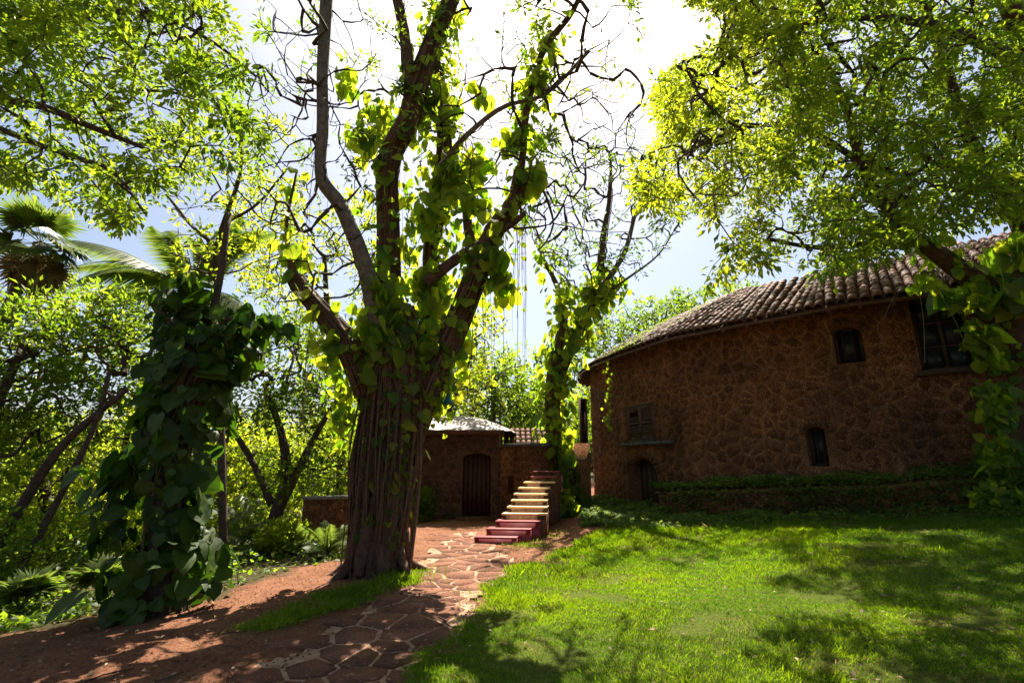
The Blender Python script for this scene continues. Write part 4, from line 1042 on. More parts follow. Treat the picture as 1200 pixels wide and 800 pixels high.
a = [np.concatenate(q_) for q_ in zip(A1, A2, A3)]
a[3] = np.minimum(a[3], .36); tipz = a[0][:, 2] + a[1][:, 2] * a[3]; kk = tipz > H(a[0][:, 0], a[0][:, 1]) - .02; a = [q_[kk] for q_ in a]
vine_leaves(pv, a[0], a[1], a[2], a[3], M['pothos_dark'], 84, 300)
G = Geo()
for k in range(60):
    i = r.integers(0, len(stP) - 9); idx = np.arange(i, i + 9); a_ = r.uniform(0, 6.28) + np.cumsum(r.normal(0, .15, 9)); q3 = stP[idx] + np.stack([np.cos(a_), np.sin(a_), 0 * a_], 1) * (stR[idx] * 1.1 + .02)[:, None]; G.tube(q3, r.uniform(.008, .02), 4)
ob('stem', G.mesh('pillar_stem', M['stem']), pv, kind='stuff')

# ------------------------------------------------------------------ leafy leaning tree at the foot of the house
mb = GP(662, 598); Ym = mb[1]
mt_ = empty('vine_clad_tree', mb, 'slender leaning tree with bare upper branches, rising between the stairs and the house', 'tree')
ML = {}
ML['a'] = limb([(665, 606, Ym, 20), (660, 570, Ym, 16), (652, 520, Ym, 14), (650, 460, Ym, 12), (668, 410, Ym, 11), (690, 365, Ym, 9), (703, 320, Ym + .1, 8), (707, 280, Ym + .2, 6), (715, 230, Ym + .3, 4), (716, 180, Ym + .3, 3)], 34)
ML['b'] = limb([(662, 560, Ym, 16), (648, 510, Ym - .2, 12), (647, 440, Ym - .2, 11), (660, 380, Ym - .2, 9), (655, 340, Ym, 6), (635, 300, Ym, 4)], 24)
ML['c'] = limb([(695, 350, Ym, 7), (730, 300, Ym, 6), (745, 250, Ym, 4), (760, 220, Ym, 3)], 14)
ML['d'] = limb([(690, 362, Ym, 4), (730, 330, Ym - .3, 3), (770, 300, Ym - .5, 2), (790, 270, Ym - .6, 1.5)], 14)
for k, v in ML.items(): trunk_part('trunk' if k == 'a' else 'limb', *v, M['bark_grey'] if k in 'cd' else M['bark'], mt_, ord(k), 10, .08)
def fan(px, py, r_):
    dx, dy = px - 705, 350 - py; return dy > 0 and math.hypot(dx, dy) < 190 and abs(dx) < 30 + dy * .8
tg = in_view_box(600, 830, 165, 350, Ym - 1.5, Ym + 1.5, 420, 91, fan)
g = grow([ML['a'][0][14:], ML['c'][0], ML['d'][0], ML['b'][0][12:]], tg, .4, .16, -.12, 92, .012, .42, .05)
ob('branch', branch_mesh('branch', g, M['bark_dark']), mt_, kind='stuff')
p, d, nr, s, t = twig_leaves(g, 11.0, .19, 93, .3, mincnt=1.5); keep = np.sin(p[:, 0] * 3.1 + p[:, 2] * 2) + rng(2).normal(0, .4, len(p)) > .1
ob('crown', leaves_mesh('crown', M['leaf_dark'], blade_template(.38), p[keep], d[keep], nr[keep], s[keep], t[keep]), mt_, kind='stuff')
mv = empty('leaning_vine', mb + np.array([0, -.3, 0]), 'bright yellow green climber wrapping the slender leaning tree beside the stairs', 'vine')
r = rng(95)
p, d, nr, s = cling([(ML['a'][0][:24], ML['a'][1][:24] + .1, 1), (ML['b'][0], ML['b'][1] + .1, .9)], 800, .20, r, (.02, .38))
ex = []
for c, rad, n_ in (((700, 345, Ym), (.9, .6, .6), 110), ((675, 385, Ym), (.8, .5, .6), 80), ((722, 335, Ym), (.5, .4, .4), 30), ((655, 420, Ym), (.5, .5, .8), 60), ((668, 590, Ym - .1), (.6, .5, .5), 120), ((640, 560, Ym), (.3, .3, .6), 30), ((662, 590, Ym - .9), (.35, .9, .45), 160)):
    q_ = ellipsoid(W(*c), rad, n_, n_, .1); ex.append((q_, norm(r.normal(0, .5, (n_, 3)) + [0, 0, -.9]), norm(r.normal(0, .5, (n_, 3)) + [0, -.5, .6]), .22 * np.exp(r.normal(0, .3, n_))))
a = [np.concatenate([x_] + [e[i] for e in ex]) for i, x_ in enumerate((p, d, nr, s))]
vine_leaves(mv, *a, M['pothos'], 96, 300)
G = Geo()
for k in range(80):
    P, R = ML['a'] if r.random() < .6 else ML['b']; i = r.integers(0, len(P) - 8); idx = np.arange(i, i + 8); a_ = r.uniform(0, 6.28) + np.cumsum(r.normal(0, .2, 8)); G.tube(P[idx] + np.stack([np.cos(a_), np.sin(a_), 0 * a_], 1) * (R[idx] * 1.1 + .02)[:, None], r.uniform(.008, .02), 3)
for k in range(14): hang(G, W(r.uniform(690, 730), r.uniform(330, 370), Ym), r.uniform(.5, 2.2), r, .006)
ob('stem', G.mesh('vine_stems', M['stem']), mv, kind='stuff')

# ------------------------------------------------------------------ tree over the lawn on the right, its limb and leaf curtain
rb = GP(1188, 590) ; Yr = rb[1]
print('right trunk', rb)
rt = empty('spreading_tree', rb, 'leaning tree at the end of the house whose weeping crown hangs over the tiled roof', 'tree')
RL = {}
RL['trunk'] = limb([(1230, 640, Yr, 70), (1205, 560, Yr, 58), (1200, 480, Yr, 52), (1205, 420, Yr - .1, 50), (1190, 370, Yr - .2, 38), (1150, 335, Yr - .4, 28), (1110, 305, Yr - .6, 22), (1070, 275, Yr - .8, 17), (1035, 240, Yr - 1, 16), (1010, 190, Yr - 1.2, 11), (990, 120, Yr - 1.3, 8), (960, 60, Yr - 1.4, 6)], 40)
RL['b'] = limb([(1215, 430, Yr, 44), (1225, 330, Yr - .3, 36), (1205, 260, Yr - .6, 28), (1165, 205, Yr - .8, 18), (1135, 160, Yr - 1, 12), (1110, 80, Yr - 1.2, 9), (1080, 0, Yr - 1.3, 7), (1040, -90, Yr - 1.4, 5)], 34)
RL['c'] = limb([(1222, 330, Yr - .3, 30), (1240, 200, Yr - .6, 34), (1225, 90, Yr - .9, 30), (1190, 20, Yr - 1.2, 22), (1150, -80, Yr - 1.6, 14), (1080, -200, Yr - 2, 9), (960, -300, Yr - 2.3, 6)], 30)
RL['d'] = limb([(1110, 300, Yr - .5, 14), (1040, 285, Yr - .3, 9), (960, 290, Yr - .1, 6), (900, 280, Yr, 4)], 16)
RL['e'] = limb([(1010, 190, Yr - 1.2, 8), (940, 150, Yr - 1.0, 6), (870, 150, Yr - .8, 5), (800, 180, Yr - .6, 3)], 18)
RL['f'] = limb([(1225, 90, Yr - .9, 16), (1130, 40, Yr - 1.2, 12), (1020, 20, Yr - 1.5, 8), (900, 40, Yr - 1.6, 6), (830, 90, Yr - 1.6, 4)], 24)
for k, v in RL.items(): trunk_part('trunk' if k == 'trunk' else 'limb', *v, M['bark'] if k in ('trunk', 'b', 'c') else M['bark_dark'], rt, ord(k[0]), 12, .08)
def curtain(px, py, r_):
    edge = 790 + 30 * math.sin(py * .05) + 25 * math.sin(py * .021 + 1) + (25 if py > 250 else 0) - (30 if 120 < py < 240 else 0)
    low = np.interp(px, [780, 850, 900, 960, 1040, 1100, 1250], [325, 335, 300, 318, 300, 270, 245])
    if px < edge or py > low: return False
    # thinner where the sky shows through
    dens = 1.0
    if py > 190 and 790 < px < 960: dens = .55
    return r_.random() < dens * (.75 + .25 * math.sin(px * .03) * math.sin(py * .04))
tg = np.vstack([in_view_box(760, 960, -20, 230, 10.5, 15.5, 800, 107, curtain), in_view_box(740, 1240, -60, 350, Yr - 3.4, Yr + .4, 2000, 101, curtain), in_view_box(760, 1240, -60, 345, Yr + .4, Yr + 5.2, 1300, 106, curtain), in_view_box(700, 1700, -560, -60, 3.0, Yr + 3, 1100, 102)])
g = grow([v[0] for k, v in RL.items() if k != 'trunk'] + [RL['trunk'][0][22:]], tg, .30, .12, .10, 103, .0042, .5, .05)
ob('branch', branch_mesh('branch', g, M['bark_dark']), rt, kind='stuff')
p, d, nr, s, t = twig_leaves(g, 15, .112, 104, .22, mincnt=6, droop=.5)
print('right leaves', len(p))
px_, _ = proj(p); sel = (px_ + rng(3).normal(0, 60, len(p))) < 935  # sunlit edge: yellower leaf material puts the sun's glow into the colour
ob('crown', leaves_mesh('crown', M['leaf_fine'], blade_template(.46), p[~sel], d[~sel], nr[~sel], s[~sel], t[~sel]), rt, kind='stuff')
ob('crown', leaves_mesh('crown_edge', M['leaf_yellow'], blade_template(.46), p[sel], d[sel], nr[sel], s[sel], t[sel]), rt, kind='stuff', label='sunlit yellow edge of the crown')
rv = empty('corner_vine', rb + np.array([-.3, -.4, 0]), 'lush climber cascading down the leaning trunk at the end of the house', 'vine')
r = rng(110)
p, d, nr, s = cling([(RL['trunk'][0][3:34], RL['trunk'][1][3:34] + .05, 1), (RL['b'][0][:20], RL['b'][1][:20], .5)], 430, .17, r, (.02, .30), cam_bias=.6)
ex = []
for c, rad, n_, sz in (((1150, 400, Yr - .5), (.28, .3, .5), 120, .17), ((1165, 470, Yr - .5), (.28, .3, .5), 160, .13), ((1185, 340, Yr - .6), (.5, .4, .3), 50, .26), ((1130, 345, Yr - .6), (.45, .4, .25), 50, .19), ((1180, 545, Yr - .4), (.42, .3, .7), 330, .11), ((1175, 585, Yr - .5), (.5, .3, .35), 260, .10), ((1190, 290, Yr - .7), (.3, .3, .3), 24, .3), ((1085, 330, Yr - .8), (.3, .2, .2), 22, .15), ((1185, 420, Yr), (.4, .2, .6), 60, .24)):
    q_ = ellipsoid(W(*c), rad, n_, n_ + 1, .1); ex.append((q_, norm(r.normal(0, .5, (n_, 3)) + [0, 0, -.9]), norm(r.normal(0, .5, (n_, 3)) + [-.2, -.5, .6]), sz * np.exp(r.normal(0, .3, n_))))
a = [np.concatenate([x_] + [e[i] for e in ex]) for i, x_ in enumerate((p, d, nr, s))]
vine_leaves(rv, *a, M['pothos'], 111, 300)
G = Geo()
for (x0, y0, x1, y1, Yh) in ((1072, 315, 1084, 425, Yr - .8), (965, 375, 975, 420, Yr - .9), (1085, 320, 1130, 400, Yr - .7), (1060, 300, 1035, 375, Yr - .9)):
    P = spline([W(x0, y0, Yh), W((x0 + x1) / 2 + 4, (y0 + y1) / 2, Yh), W(x1, y1, Yh)], 9); G.tube(P, .006, 4)
ob('stem', G.mesh('dangling_stems', M['stem']), rv, kind='stuff')
#@@3
# ------------------------------------------------------------------ crown reaching in from beyond the frame, upper left
lt0 = np.array([-9.5, 6.0, float(H(-9.5, 6.0))])
ov = empty('overhanging_tree', lt0, 'feathery light green crown with long dark boughs overhanging the earth path and tall palm', 'tree')
OL = {}
P0 = spline([lt0 - [0, 0, .2], lt0 + [.3, 0, 2.5], lt0 + [.8, .1, 4.5], W(-260, 90, 6.3)], 20)
trunk_part('trunk', P0, np.linspace(.32, .16, 20), M['bark'], ov, 3, 12, .08)
OL['a'] = limb([(-260, 90, 6.3, 26), (-120, 100, 6.2, 17), (0, 118, 6.1, 11), (50, 125, 6.1, 9), (110, 150, 6.0, 7), (180, 178, 6.0, 4)], 24)
OL['b'] = limb([(-200, 95, 6.2, 14), (-60, 130, 5.8, 9), (60, 175, 5.7, 6), (130, 200, 5.7, 4), (170, 250, 5.6, 3)], 20)
OL['c'] = limb([(-260, 90, 6.3, 18), (-100, 30, 6.5, 12), (60, 20, 6.7, 9), (175, 15, 6.8, 6), (250, 50, 6.8, 4), (300, 90, 6.8, 3)], 24)
OL['d'] = limb([(-260, 90, 6.3, 16), (-200, -80, 6.0, 12), (-60, -180, 5.8, 9), (120, -200, 5.8, 6)], 18)
for k, v in OL.items(): trunk_part('limb', *v, M['bark_dark'], ov, ord(k), 8, .05)
def ul(px, py, r_):
    lim = np.interp(py, [-60, 0, 60, 120, 180, 230, 270], [250, 255, 290, 300, 310, 180, 150]); low = np.interp(px, [-100, 0, 60, 100, 160, 190, 330], [230, 215, 225, 240, 285, 240, 215])
    return px < lim and py < low and r_.random() < (1.0 if py < 110 else .7)
tg = np.vstack([in_view_box(-120, 320, -60, 290, 4.8, 9.5, 1000, 121, ul), in_view_box(-500, 350, -500, -60, 3.5, 9, 500, 122)])
g = grow([v[0] for v in OL.values()], tg, .28, .12, .12, 123, .0045, .5, .04)
ob('branch', branch_mesh('branch', g, M['bark_dark']), ov, kind='stuff')
p, d, nr, s, t = twig_leaves(g, 17, .118, 124, .22, mincnt=6, droop=.35)
ob('crown', leaves_mesh('crown', M['leaf_fine'], blade_template(.46), p, d, nr, s, t), ov, kind='stuff')
print('left leaves', len(p))

# slim tree with flat topped sprays behind the dark pillar
def slim_tree(name, label, base, pts, targets, mat, bark, size, per, seed, group=None, step=.35, spread=.2, tpl=.42, rtip=.006, jit=.1, mincnt=2.5, cat='tree', rise=-.08):
    t_ = empty(name, base, label, cat, group)
    Ls = [limb(q_, 24) for q_ in pts]
    for i, v in enumerate(Ls): trunk_part('trunk' if i == 0 else 'limb', *v, bark, t_, seed + i, 9, .06)
    g = grow([v[0] for v in Ls], targets, step, jit, rise, seed, rtip, .5, .06)
    ob('branch', branch_mesh('branch', g, bark, 5), t_, kind='stuff')
    p, d, nr, s, t = twig_leaves(g, per, size * 1.15, seed + 1, spread, mincnt=mincnt)
    ob('crown', leaves_mesh('crown', mat, blade_template(tpl), p, d, nr, s, t), t_, kind='stuff'); return t_, len(p)
Y1 = 9.0; bs = W(262, 640, Y1); bs[2] = float(H(bs[0], bs[1]))
slim_tree('slim_tree', 'slim tree with flat sprays of small leaves rising behind the dark leaf pillar', bs,
          [[(262, 660, Y1, 10), (258, 480, Y1, 9), (252, 330, Y1, 9), (256, 285, Y1, 8), (266, 250, Y1, 6), (282, 200, Y1, 4), (280, 150, Y1, 3)], [(256, 290, Y1, 5), (225, 265, Y1, 4), (195, 228, Y1, 3)], [(262, 262, Y1, 4), (300, 240, Y1, 3), (335, 200, Y1, 2.5)]],
          np.vstack([in_view_box(195, 360, 140, 330, Y1 - 1.2, Y1 + 1.2, 130, 131), in_view_box(190, 240, 230, 300, Y1 - 1, Y1 + 1, 10, 132)]), M['leaf_yellow'], M['bark_dark'], .12, 9, 133, spread=.22)

# ------------------------------------------------------------------ palms
def frond_geo(L_, n, droop, seed, wid=.5, fan=False):
    r = rng(seed); G = Geo()
    if fan:
        t = np.linspace(0, 1, 5)[:, None]; st = t * np.array([0, L_ * .45, .05]); G.tube(st, .008, 4)
        c = np.array([0, L_ * .45, .05])
        for k in range(n):
            a = math.radians(-115 + 230 * k / (n - 1)); l = L_ * .62 * r.uniform(.85, 1.1) * (1 - .2 * abs(a) / 2); dr = r.uniform(.1, .35)
            dv = np.array([math.sin(a), math.cos(a), .1]); sd = np.array([math.cos(a), -math.sin(a), 0]); w = .03
            m = c + dv * l * .5; tip = c + dv * l + [0, 0, -dr * l]
            G.add([c, m - sd * w + [0, 0, .012], m + sd * w + [0, 0, .012], tip], None, [[0, 2, 1], [1, 2, 3]], r.random())
        return G
    t = np.linspace(0, 1, 14); P = np.stack([0 * t, L_ * (t - .18 * droop * t ** 3), L_ * (.35 * t - droop * t ** 2.2)], 1); G.tube(P, np.linspace(.018, .004, 14), 4)
    T = norm(np.gradient(P, axis=0))
    for k in range(n):
        u = .12 + .88 * (k // 2) / (n / 2); p = np.array([np.interp(u, t, P[:, j]) for j in range(3)]); tt = norm(np.array([np.interp(u, t, T[:, j]) for j in range(3)])); sg = 1 if k % 2 else -1
        l = wid * L_ * math.sin(math.pi * min(1, u * .9 + .12)) ** .6 * r.uniform(.85, 1.1) * .55
        dv = norm(tt * .75 + np.array([sg, 0, 0]) * 1.0 + np.array([0, 0, -.35])); w = .014 * L_
        m = p + dv * l * .4; tip = p + dv * l + np.array([0, 0, -.25 * l])
        up = norm(np.cross(tt, dv)); sd = norm(np.cross(dv, up))
        G.add([p, m - sd * w, m + sd * w, tip], None, [[0, 2, 1], [1, 2, 3]], r.random())
    return G
def palm(name, label, base, crown, fronds, L_, mat, seed, fan=False, trunk=None, dead=0, el=(-25, 75), group=None, cat='palm tree', n=60, az=(0, 360)):
    r = rng(seed); t_ = empty(name, base, label, cat, group)
    if trunk is not None: trunk_part('trunk', trunk[0], trunk[1], M['bark_grey'], t_, seed, 10, .05)
    ms = [frond_geo(L_, n, r.uniform(.35, .75), seed + i, fan=fan).mesh('frond', mat) for i in range(3)]
    md = frond_geo(L_ * 1.15, n, .9, seed + 9, fan=fan).mesh('dead_frond', M['dead_frond'])
    for k in range(fronds + dead):
        dd = k >= fronds; o = ob('frond' if not dd else 'dead_frond', md if dd else ms[k % 3], t_, crown)
        a = math.radians(r.uniform(*az)) if az != (0, 360) else 2.4 * k + r.normal(0, .2)
        e = math.radians(r.uniform(*el)) if not dd else math.radians(r.uniform(-85, -60))
        o.rotation_euler = (Matrix.Rotation(a, 3, 'Z') @ Matrix.Rotation(e, 3, 'X') @ Matrix.Rotation(r.normal(0, .25), 3, 'Y')).to_euler()
        q_ = r.uniform(.8, 1.1); o.scale = (q_, q_, q_)
    return t_
Y2 = 9.5; tp = limb([(-60, 640, Y2, 16), (-40, 500, Y2, 13), (-8, 400, Y2, 12), (22, 335, Y2, 12), (46, 285, Y2, 11)], 20); bs = tp[0][0].copy(); bs[2] = float(H(bs[0], bs[1]))
palm('fan_palm', 'tall fan palm with ragged skirt of dry fronds leaning against the sky', bs, W(48, 285, Y2), 20, 1.0, M['frond'], 140, True, tp, 12, (-45, 80), n=34)
Y3 = 12.5; tp = limb([(236, 640, Y3, 14), (232, 500, Y3, 12), (226, 350, Y3, 11)], 16); bs = tp[0][0].copy(); bs[2] = float(H(bs[0], bs[1]))
palm('feather_palm', 'feather palm with arching fronds showing above the dark leaf pillar', bs, W(226, 345, Y3), 16, 3.0, M['frond'], 150, False, tp, 2, (-20, 70), n=84)
def seat(px, py): return GP(px, py)
for k, (px, py, L_, lab) in enumerate(((22, 722, .5, 'low fan palm on the ground in front of the dark thicket'), (118, 700, .5, 'small fan palm seedling beside the foot of the dark leaf pillar'))):
    b_ = seat(px, py); palm('palm_seedling', lab, b_, b_ + np.array([0, 0, .08]), 12 - 3 * k, L_, M['frond'], 160 + k, True, None, 0, (15, 70), 'young fan palms under the trees', 'plant', 22)
for k, (px, Y, L_, lab) in enumerate(((268, 10.5, 1.1, 'arching fern clump beyond the green bank, nearest the dark leaf pillar'), (300, 12.0, 1.3, 'arching fern clump between slim trunks beyond the green bank'), (395, 9.6, .8, 'arching fern clump growing against the big tree and garden wall'))):
    x = (px - 600) / F * Y * .98; b_ = np.array([x, Y, float(H(x, Y))]); palm('fern_clump', lab, b_, b_ + np.array([0, 0, .05]), 14, L_, M['frond'], 170 + k, False, None, 0, (20, 75), 'ferns under the trees', 'fern', 50)

# ------------------------------------------------------------------ thicket on the left and trees beyond
def base_at(px, Y):
    x = (px - 600) / F * Y * .97; return np.array([x, Y, float(H(x, Y))])
def thicket(px, Y, label, trunks, blobs, mat, bark, size, per, seed, name='tree', group=None, tpl=.46, step=.4):
    """blobs: (px, py, distance, rx, rz, targets)"""
    b_ = base_at(px, Y)
    tg = np.vstack([ellipsoid(W(a, c, yy), (rx * 1.1, max(.9, rx * .8), rz * 1.15), int(n_ * DENS), seed + i, .1) for i, (a, c, yy, rx, rz, n_) in enumerate(blobs)])
    tg = tg[tg[:, 2] > H(tg[:, 0], tg[:, 1]) + .25]
    return slim_tree(name, label, b_, trunks, tg, mat, bark, size, per, seed, group, step, .28, tpl, .006, .09, 4)[1]
tot = 0; DENS = 2.1
tot += thicket(20, 8.6, 'dark leafy tree with leaning trunks at the frame edge beside the earth path', [[(-40, 700, 8.4, 14), (20, 600, 8.4, 11), (75, 520, 8.5, 9), (150, 455, 8.6, 6)], [(5, 700, 8.2, 9), (60, 600, 8.3, 8), (110, 500, 8.4, 6), (130, 430, 8.5, 4)], [(-30, 640, 8.4, 14), (-10, 500, 8.6, 11), (20, 420, 8.8, 8)]],
               [(40, 400, 9, 1.5, .8, 110), (120, 380, 9, 1.0, .7, 80), (0, 470, 9, 1.3, .9, 90), (90, 480, 9.4, 1.3, .8, 80), (160, 420, 9.2, .8, .8, 50), (-60, 560, 8.6, 1.2, 1.2, 50)], M['leaf_mid'], M['bark_dark'], .115, 10, 200)
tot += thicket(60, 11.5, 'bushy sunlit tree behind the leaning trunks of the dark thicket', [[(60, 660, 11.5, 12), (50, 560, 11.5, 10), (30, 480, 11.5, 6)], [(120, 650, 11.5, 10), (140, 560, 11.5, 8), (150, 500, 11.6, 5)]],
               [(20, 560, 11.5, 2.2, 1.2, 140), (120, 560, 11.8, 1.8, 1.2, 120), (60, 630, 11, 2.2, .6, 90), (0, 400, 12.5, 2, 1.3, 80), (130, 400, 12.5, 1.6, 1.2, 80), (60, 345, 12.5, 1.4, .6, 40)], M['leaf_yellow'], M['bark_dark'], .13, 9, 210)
tot += thicket(330, 11.6, 'gnarled tree with dark forked trunk in front of the garden wall', [[(318, 655, 11.4, 22), (322, 610, 11.4, 17), (335, 560, 11.4, 14), (330, 510, 11.4, 9), (310, 450, 11.4, 6)], [(325, 600, 11.4, 12), (352, 545, 11.3, 9), (375, 500, 11.3, 6), (400, 460, 11.2, 4)], [(318, 590, 11.4, 9), (295, 540, 11.5, 7), (270, 500, 11.5, 5)]],
               [(310, 470, 11.6, 1.2, .9, 110), (370, 470, 11.6, 1.1, .9, 100), (280, 420, 11.8, 1.0, .8, 60), (400, 540, 11.2, .8, .7, 50), (340, 560, 11.8, 1.0, .6, 50), (350, 395, 11.8, 1.1, .6, 50)], M['leaf_mid'], M['bark_dark'], .12, 9, 220)
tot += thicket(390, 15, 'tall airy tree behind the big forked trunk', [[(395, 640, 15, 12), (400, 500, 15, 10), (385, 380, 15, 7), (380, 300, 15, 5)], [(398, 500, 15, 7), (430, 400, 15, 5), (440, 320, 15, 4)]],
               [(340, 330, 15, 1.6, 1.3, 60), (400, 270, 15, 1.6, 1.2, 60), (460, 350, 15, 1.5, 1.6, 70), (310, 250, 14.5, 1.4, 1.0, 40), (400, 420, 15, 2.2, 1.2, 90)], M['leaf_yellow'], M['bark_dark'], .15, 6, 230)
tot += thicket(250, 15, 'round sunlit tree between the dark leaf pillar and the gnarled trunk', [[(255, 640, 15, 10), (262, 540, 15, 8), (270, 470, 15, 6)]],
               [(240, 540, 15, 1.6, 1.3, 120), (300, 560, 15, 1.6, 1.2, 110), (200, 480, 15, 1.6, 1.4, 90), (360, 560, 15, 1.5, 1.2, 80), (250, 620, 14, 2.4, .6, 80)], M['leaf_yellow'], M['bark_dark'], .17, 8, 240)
tot += thicket(570, 22, 'tree rising behind the hut roof and the orange tiles', [[(575, 560, 22, 8), (578, 480, 22, 7), (580, 430, 22, 5)]],
               [(560, 450, 22, 1.8, 1.6, 120), (600, 470, 22, 1.8, 1.3, 110), (530, 410, 22, 1.6, 1.8, 90), (630, 490, 21, 1.6, 1.0, 80), (520, 480, 20, 1.4, .8, 60)], M['leaf_mid'], M['bark_dark'], .20, 8, 250)
tot += thicket(650, 26, 'leafy tree behind the landing, between the stairs and the stone house', [[(640, 560, 26, 8), (642, 500, 26, 7), (650, 450, 26, 5)]],
               [(640, 500, 26, 2.2, 1.6, 120), (600, 440, 26, 2.0, 1.6, 70), (680, 480, 26, 2.2, 2.2, 90)], M['leaf_fine'], M['bark_dark'], .24, 7, 260)
tot += thicket(760, 27, 'pale green tree showing over the mossy end of the tiled roof', [[(760, 540, 27, 10), (762, 440, 27, 8), (765, 390, 27, 6)]],
               [(735, 390, 27, 2.6, 1.6, 130), (790, 372, 27, 2.6, 1.4, 120), (700, 405, 26, 1.8, 1.3, 60), (850, 350, 27, 2.0, 1.0, 60)], M['leaf_mid'], M['bark_dark'], .22, 7, 270)
tot += thicket(500, 17, 'slender tree behind the hut, hung with yellow green leaves', [[(505, 560, 18, 8), (530, 470, 18, 6), (560, 400, 18, 4)]],
               [(545, 440, 18, 1.0, 1.4, 60), (520, 500, 18.5, 1.1, .7, 40), (570, 380, 18, .8, .8, 25)], M['leaf_yellow'], M['bark_dark'], .16, 7, 280)
print('thicket leaves', tot)
# farther scrub: built once, then set out as copies
protos = []
for k in range(3):
    t0_ = base_at(300, 20); r = rng(300 + k)
    e_ = empty('scrub_tree', (0, 0, 0), 'round scrub tree of the woodland beyond the garden', 'tree', 'scrub trees of the woodland beyond')
    tk = np.column_stack([np.cumsum(r.normal(0, .1, 10)), np.cumsum(r.normal(0, .1, 10)), np.linspace(-.2, 3, 10)]); trunk_part('trunk', tk, np.linspace(.13, .04, 10), M['bark_dark'], e_, k, 7, .05)
    tgs = np.vstack([ellipsoid((r.normal(0, 1.1), r.normal(0, .8), r.uniform(1.2, 4.6)), (1.2, 1.2, .8), 32, 310 + 7 * k + j, .3) for j in range(7)])
    g = grow([tk], tgs, .5, .09, -.05, 320 + k, .008, .5, .05); ob('branch', branch_mesh('branch', g, M['bark_dark'], 4), e_, kind='stuff')
    p, d, nr, s, t = twig_leaves(g, 8, .20, 330 + k, .35, mincnt=4); ob('crown', leaves_mesh('crown', [M['leaf_mid'], M['leaf_yellow'], M['leaf_fine']][k], blade_template(.5), p, d, nr, s, t), e_, kind='stuff')
    protos.append(e_)
def copy_thing(root, loc, rz, s):
    c = root.copy(); COL.objects.link(c); c.location = loc; c.rotation_euler = (0, 0, rz); c.scale = (s, s, s); c['_w'] = tuple(loc)
    for ch in list(root.children):
        q_ = ch.copy(); COL.objects.link(q_); q_.parent = c
    return c
r = rng(340); spots = []
for Y, pxs, s0 in ((16.5, (-60, 60, 170, 290), .85), (20, (-140, -10, 110, 215, 330, 440), 1.0), (25, (-120, 20, 140, 260, 370, 470, 560), 1.15), (33, (-150, 0, 150, 300, 430, 540, 620, 700), 1.45)):
    for px in pxs: spots.append((px + r.uniform(-25, 25), Y + r.uniform(-1.2, 1.2), s0 * r.uniform(.75, 1.15)))
for i, (px, Y, s_) in enumerate(spots):
    b_ = base_at(px, Y); k = int(r.integers(0, 3)); loc = tuple(map(float, b_)); rz = r.uniform(0, 6.28)
    if i < 3: o = protos[i]; o.location = loc; o.rotation_euler = (0, 0, rz); o.scale = (s_,) * 3; o['_w'] = loc
    else: copy_thing(protos[k], loc, rz, s_)
# far wood reading as one mass
r = rng(350); n = 60000
a = r.uniform(-1.25, .95, n); R_ = r.uniform(42, 70, n); x = R_ * np.sin(a); y = R_ * np.cos(a); hgt = 4.5 + 2.2 * np.sin(a * 17) + 1.5 * np.sin(a * 41 + 1)
z = H(x, y) + r.random(n) ** .8 * hgt
ob('woodland', leaves_mesh('woodland', M['leaf_mid'], blade_template(.8), np.stack([x, y, z], 1), r.normal(size=(n, 3)), np.array([0, -.3, .6]) + r.normal(0, .6, (n, 3)), r.uniform(.5, 1.0, n), r.random(n)), kind='stuff', label='distant mass of woodland beyond the garden trees', cat='woodland')

# ------------------------------------------------------------------ ground plants
def on_ground(x, y, up=0.): return np.stack([x, y, H(x, y) + up], -1)
r = rng(400)
bed_poly = [GP(*p_)[:2] for p_ in bed_px]
bx, by = [], []
# ivy between lawn and house
n = 150000; x = r.uniform(.8, 13, n); y = r.uniform(6.5, 17.5, n)
cx, cy, _, _ = curve_at(np.linspace(0, ETOT, 500), WOFF); hp_ = list(zip(cx, cy)) + [(30, 5), (30, 30), (3, 30)]
edge_in = poly_dist(x, y, lawn_poly) + .12 * np.sin(4 * x) + r.normal(0, .05, n); hd = poly_dist(x, y, hp_)
ok = (edge_in < .06) & (hd < 0.02) & (y > np.interp(x, [p_[0] for p_ in bed_poly], [p_[1] for p_ in bed_poly]) - .25) & (x > np.interp(y, [10, 13, 15, 18], [1.3, 1.75, 2.0, 2.3]))
dens = np.sin(x * 2.3 + 1) * np.sin(y * 2.9) + r.normal(0, .5, n); ok &= dens > -1.1
x, y, hd2 = x[ok], y[ok], hd[ok]; n = len(x)

s_c = WOFF - .85
in_bed = hd2 > -.85; onx = x
top = np.where(in_bed & (x > np.interp(s_a, ES, EC[:, 0]) - .3), .50, 0.0)
mound = np.where(x < 4.6, .09, .16) + .08 * np.sin(x * 3.7) * np.sin(y * 4.3 + x)
z = H(x, y) + top + r.random(n) * np.maximum(mound, .05) + np.where(top > 0, .06, 0)
pos = np.stack([x, y, z], 1)
m_ = 7000; s_ = r.uniform(s_a - .2, s_b, m_); keep = r.random(m_) < np.clip(.12 + .16 * (s_ - s_a) + .25 * np.sin(s_ * 2.3), .03, .9)
ex_ = np.array([bed_pt(a_, z_, h_) for a_, z_, h_ in zip(s_[keep], .55 * r.random(keep.sum()) ** .6, r.uniform(.01, .12, keep.sum()))])
pos = np.vstack([pos, ex_]); y = pos[:, 1]; n = len(pos)
V1 = leaves_mesh('ivy_bed', M['ivy'], oval_template(.8), pos, r.normal(size=(n, 3)) * [1, 1, .3], np.array([0, -.25, 1]) + r.normal(0, .4, (n, 3)), r.uniform(.045, .095, n) * np.clip(y / 11, .7, 1.4), r.random(n))
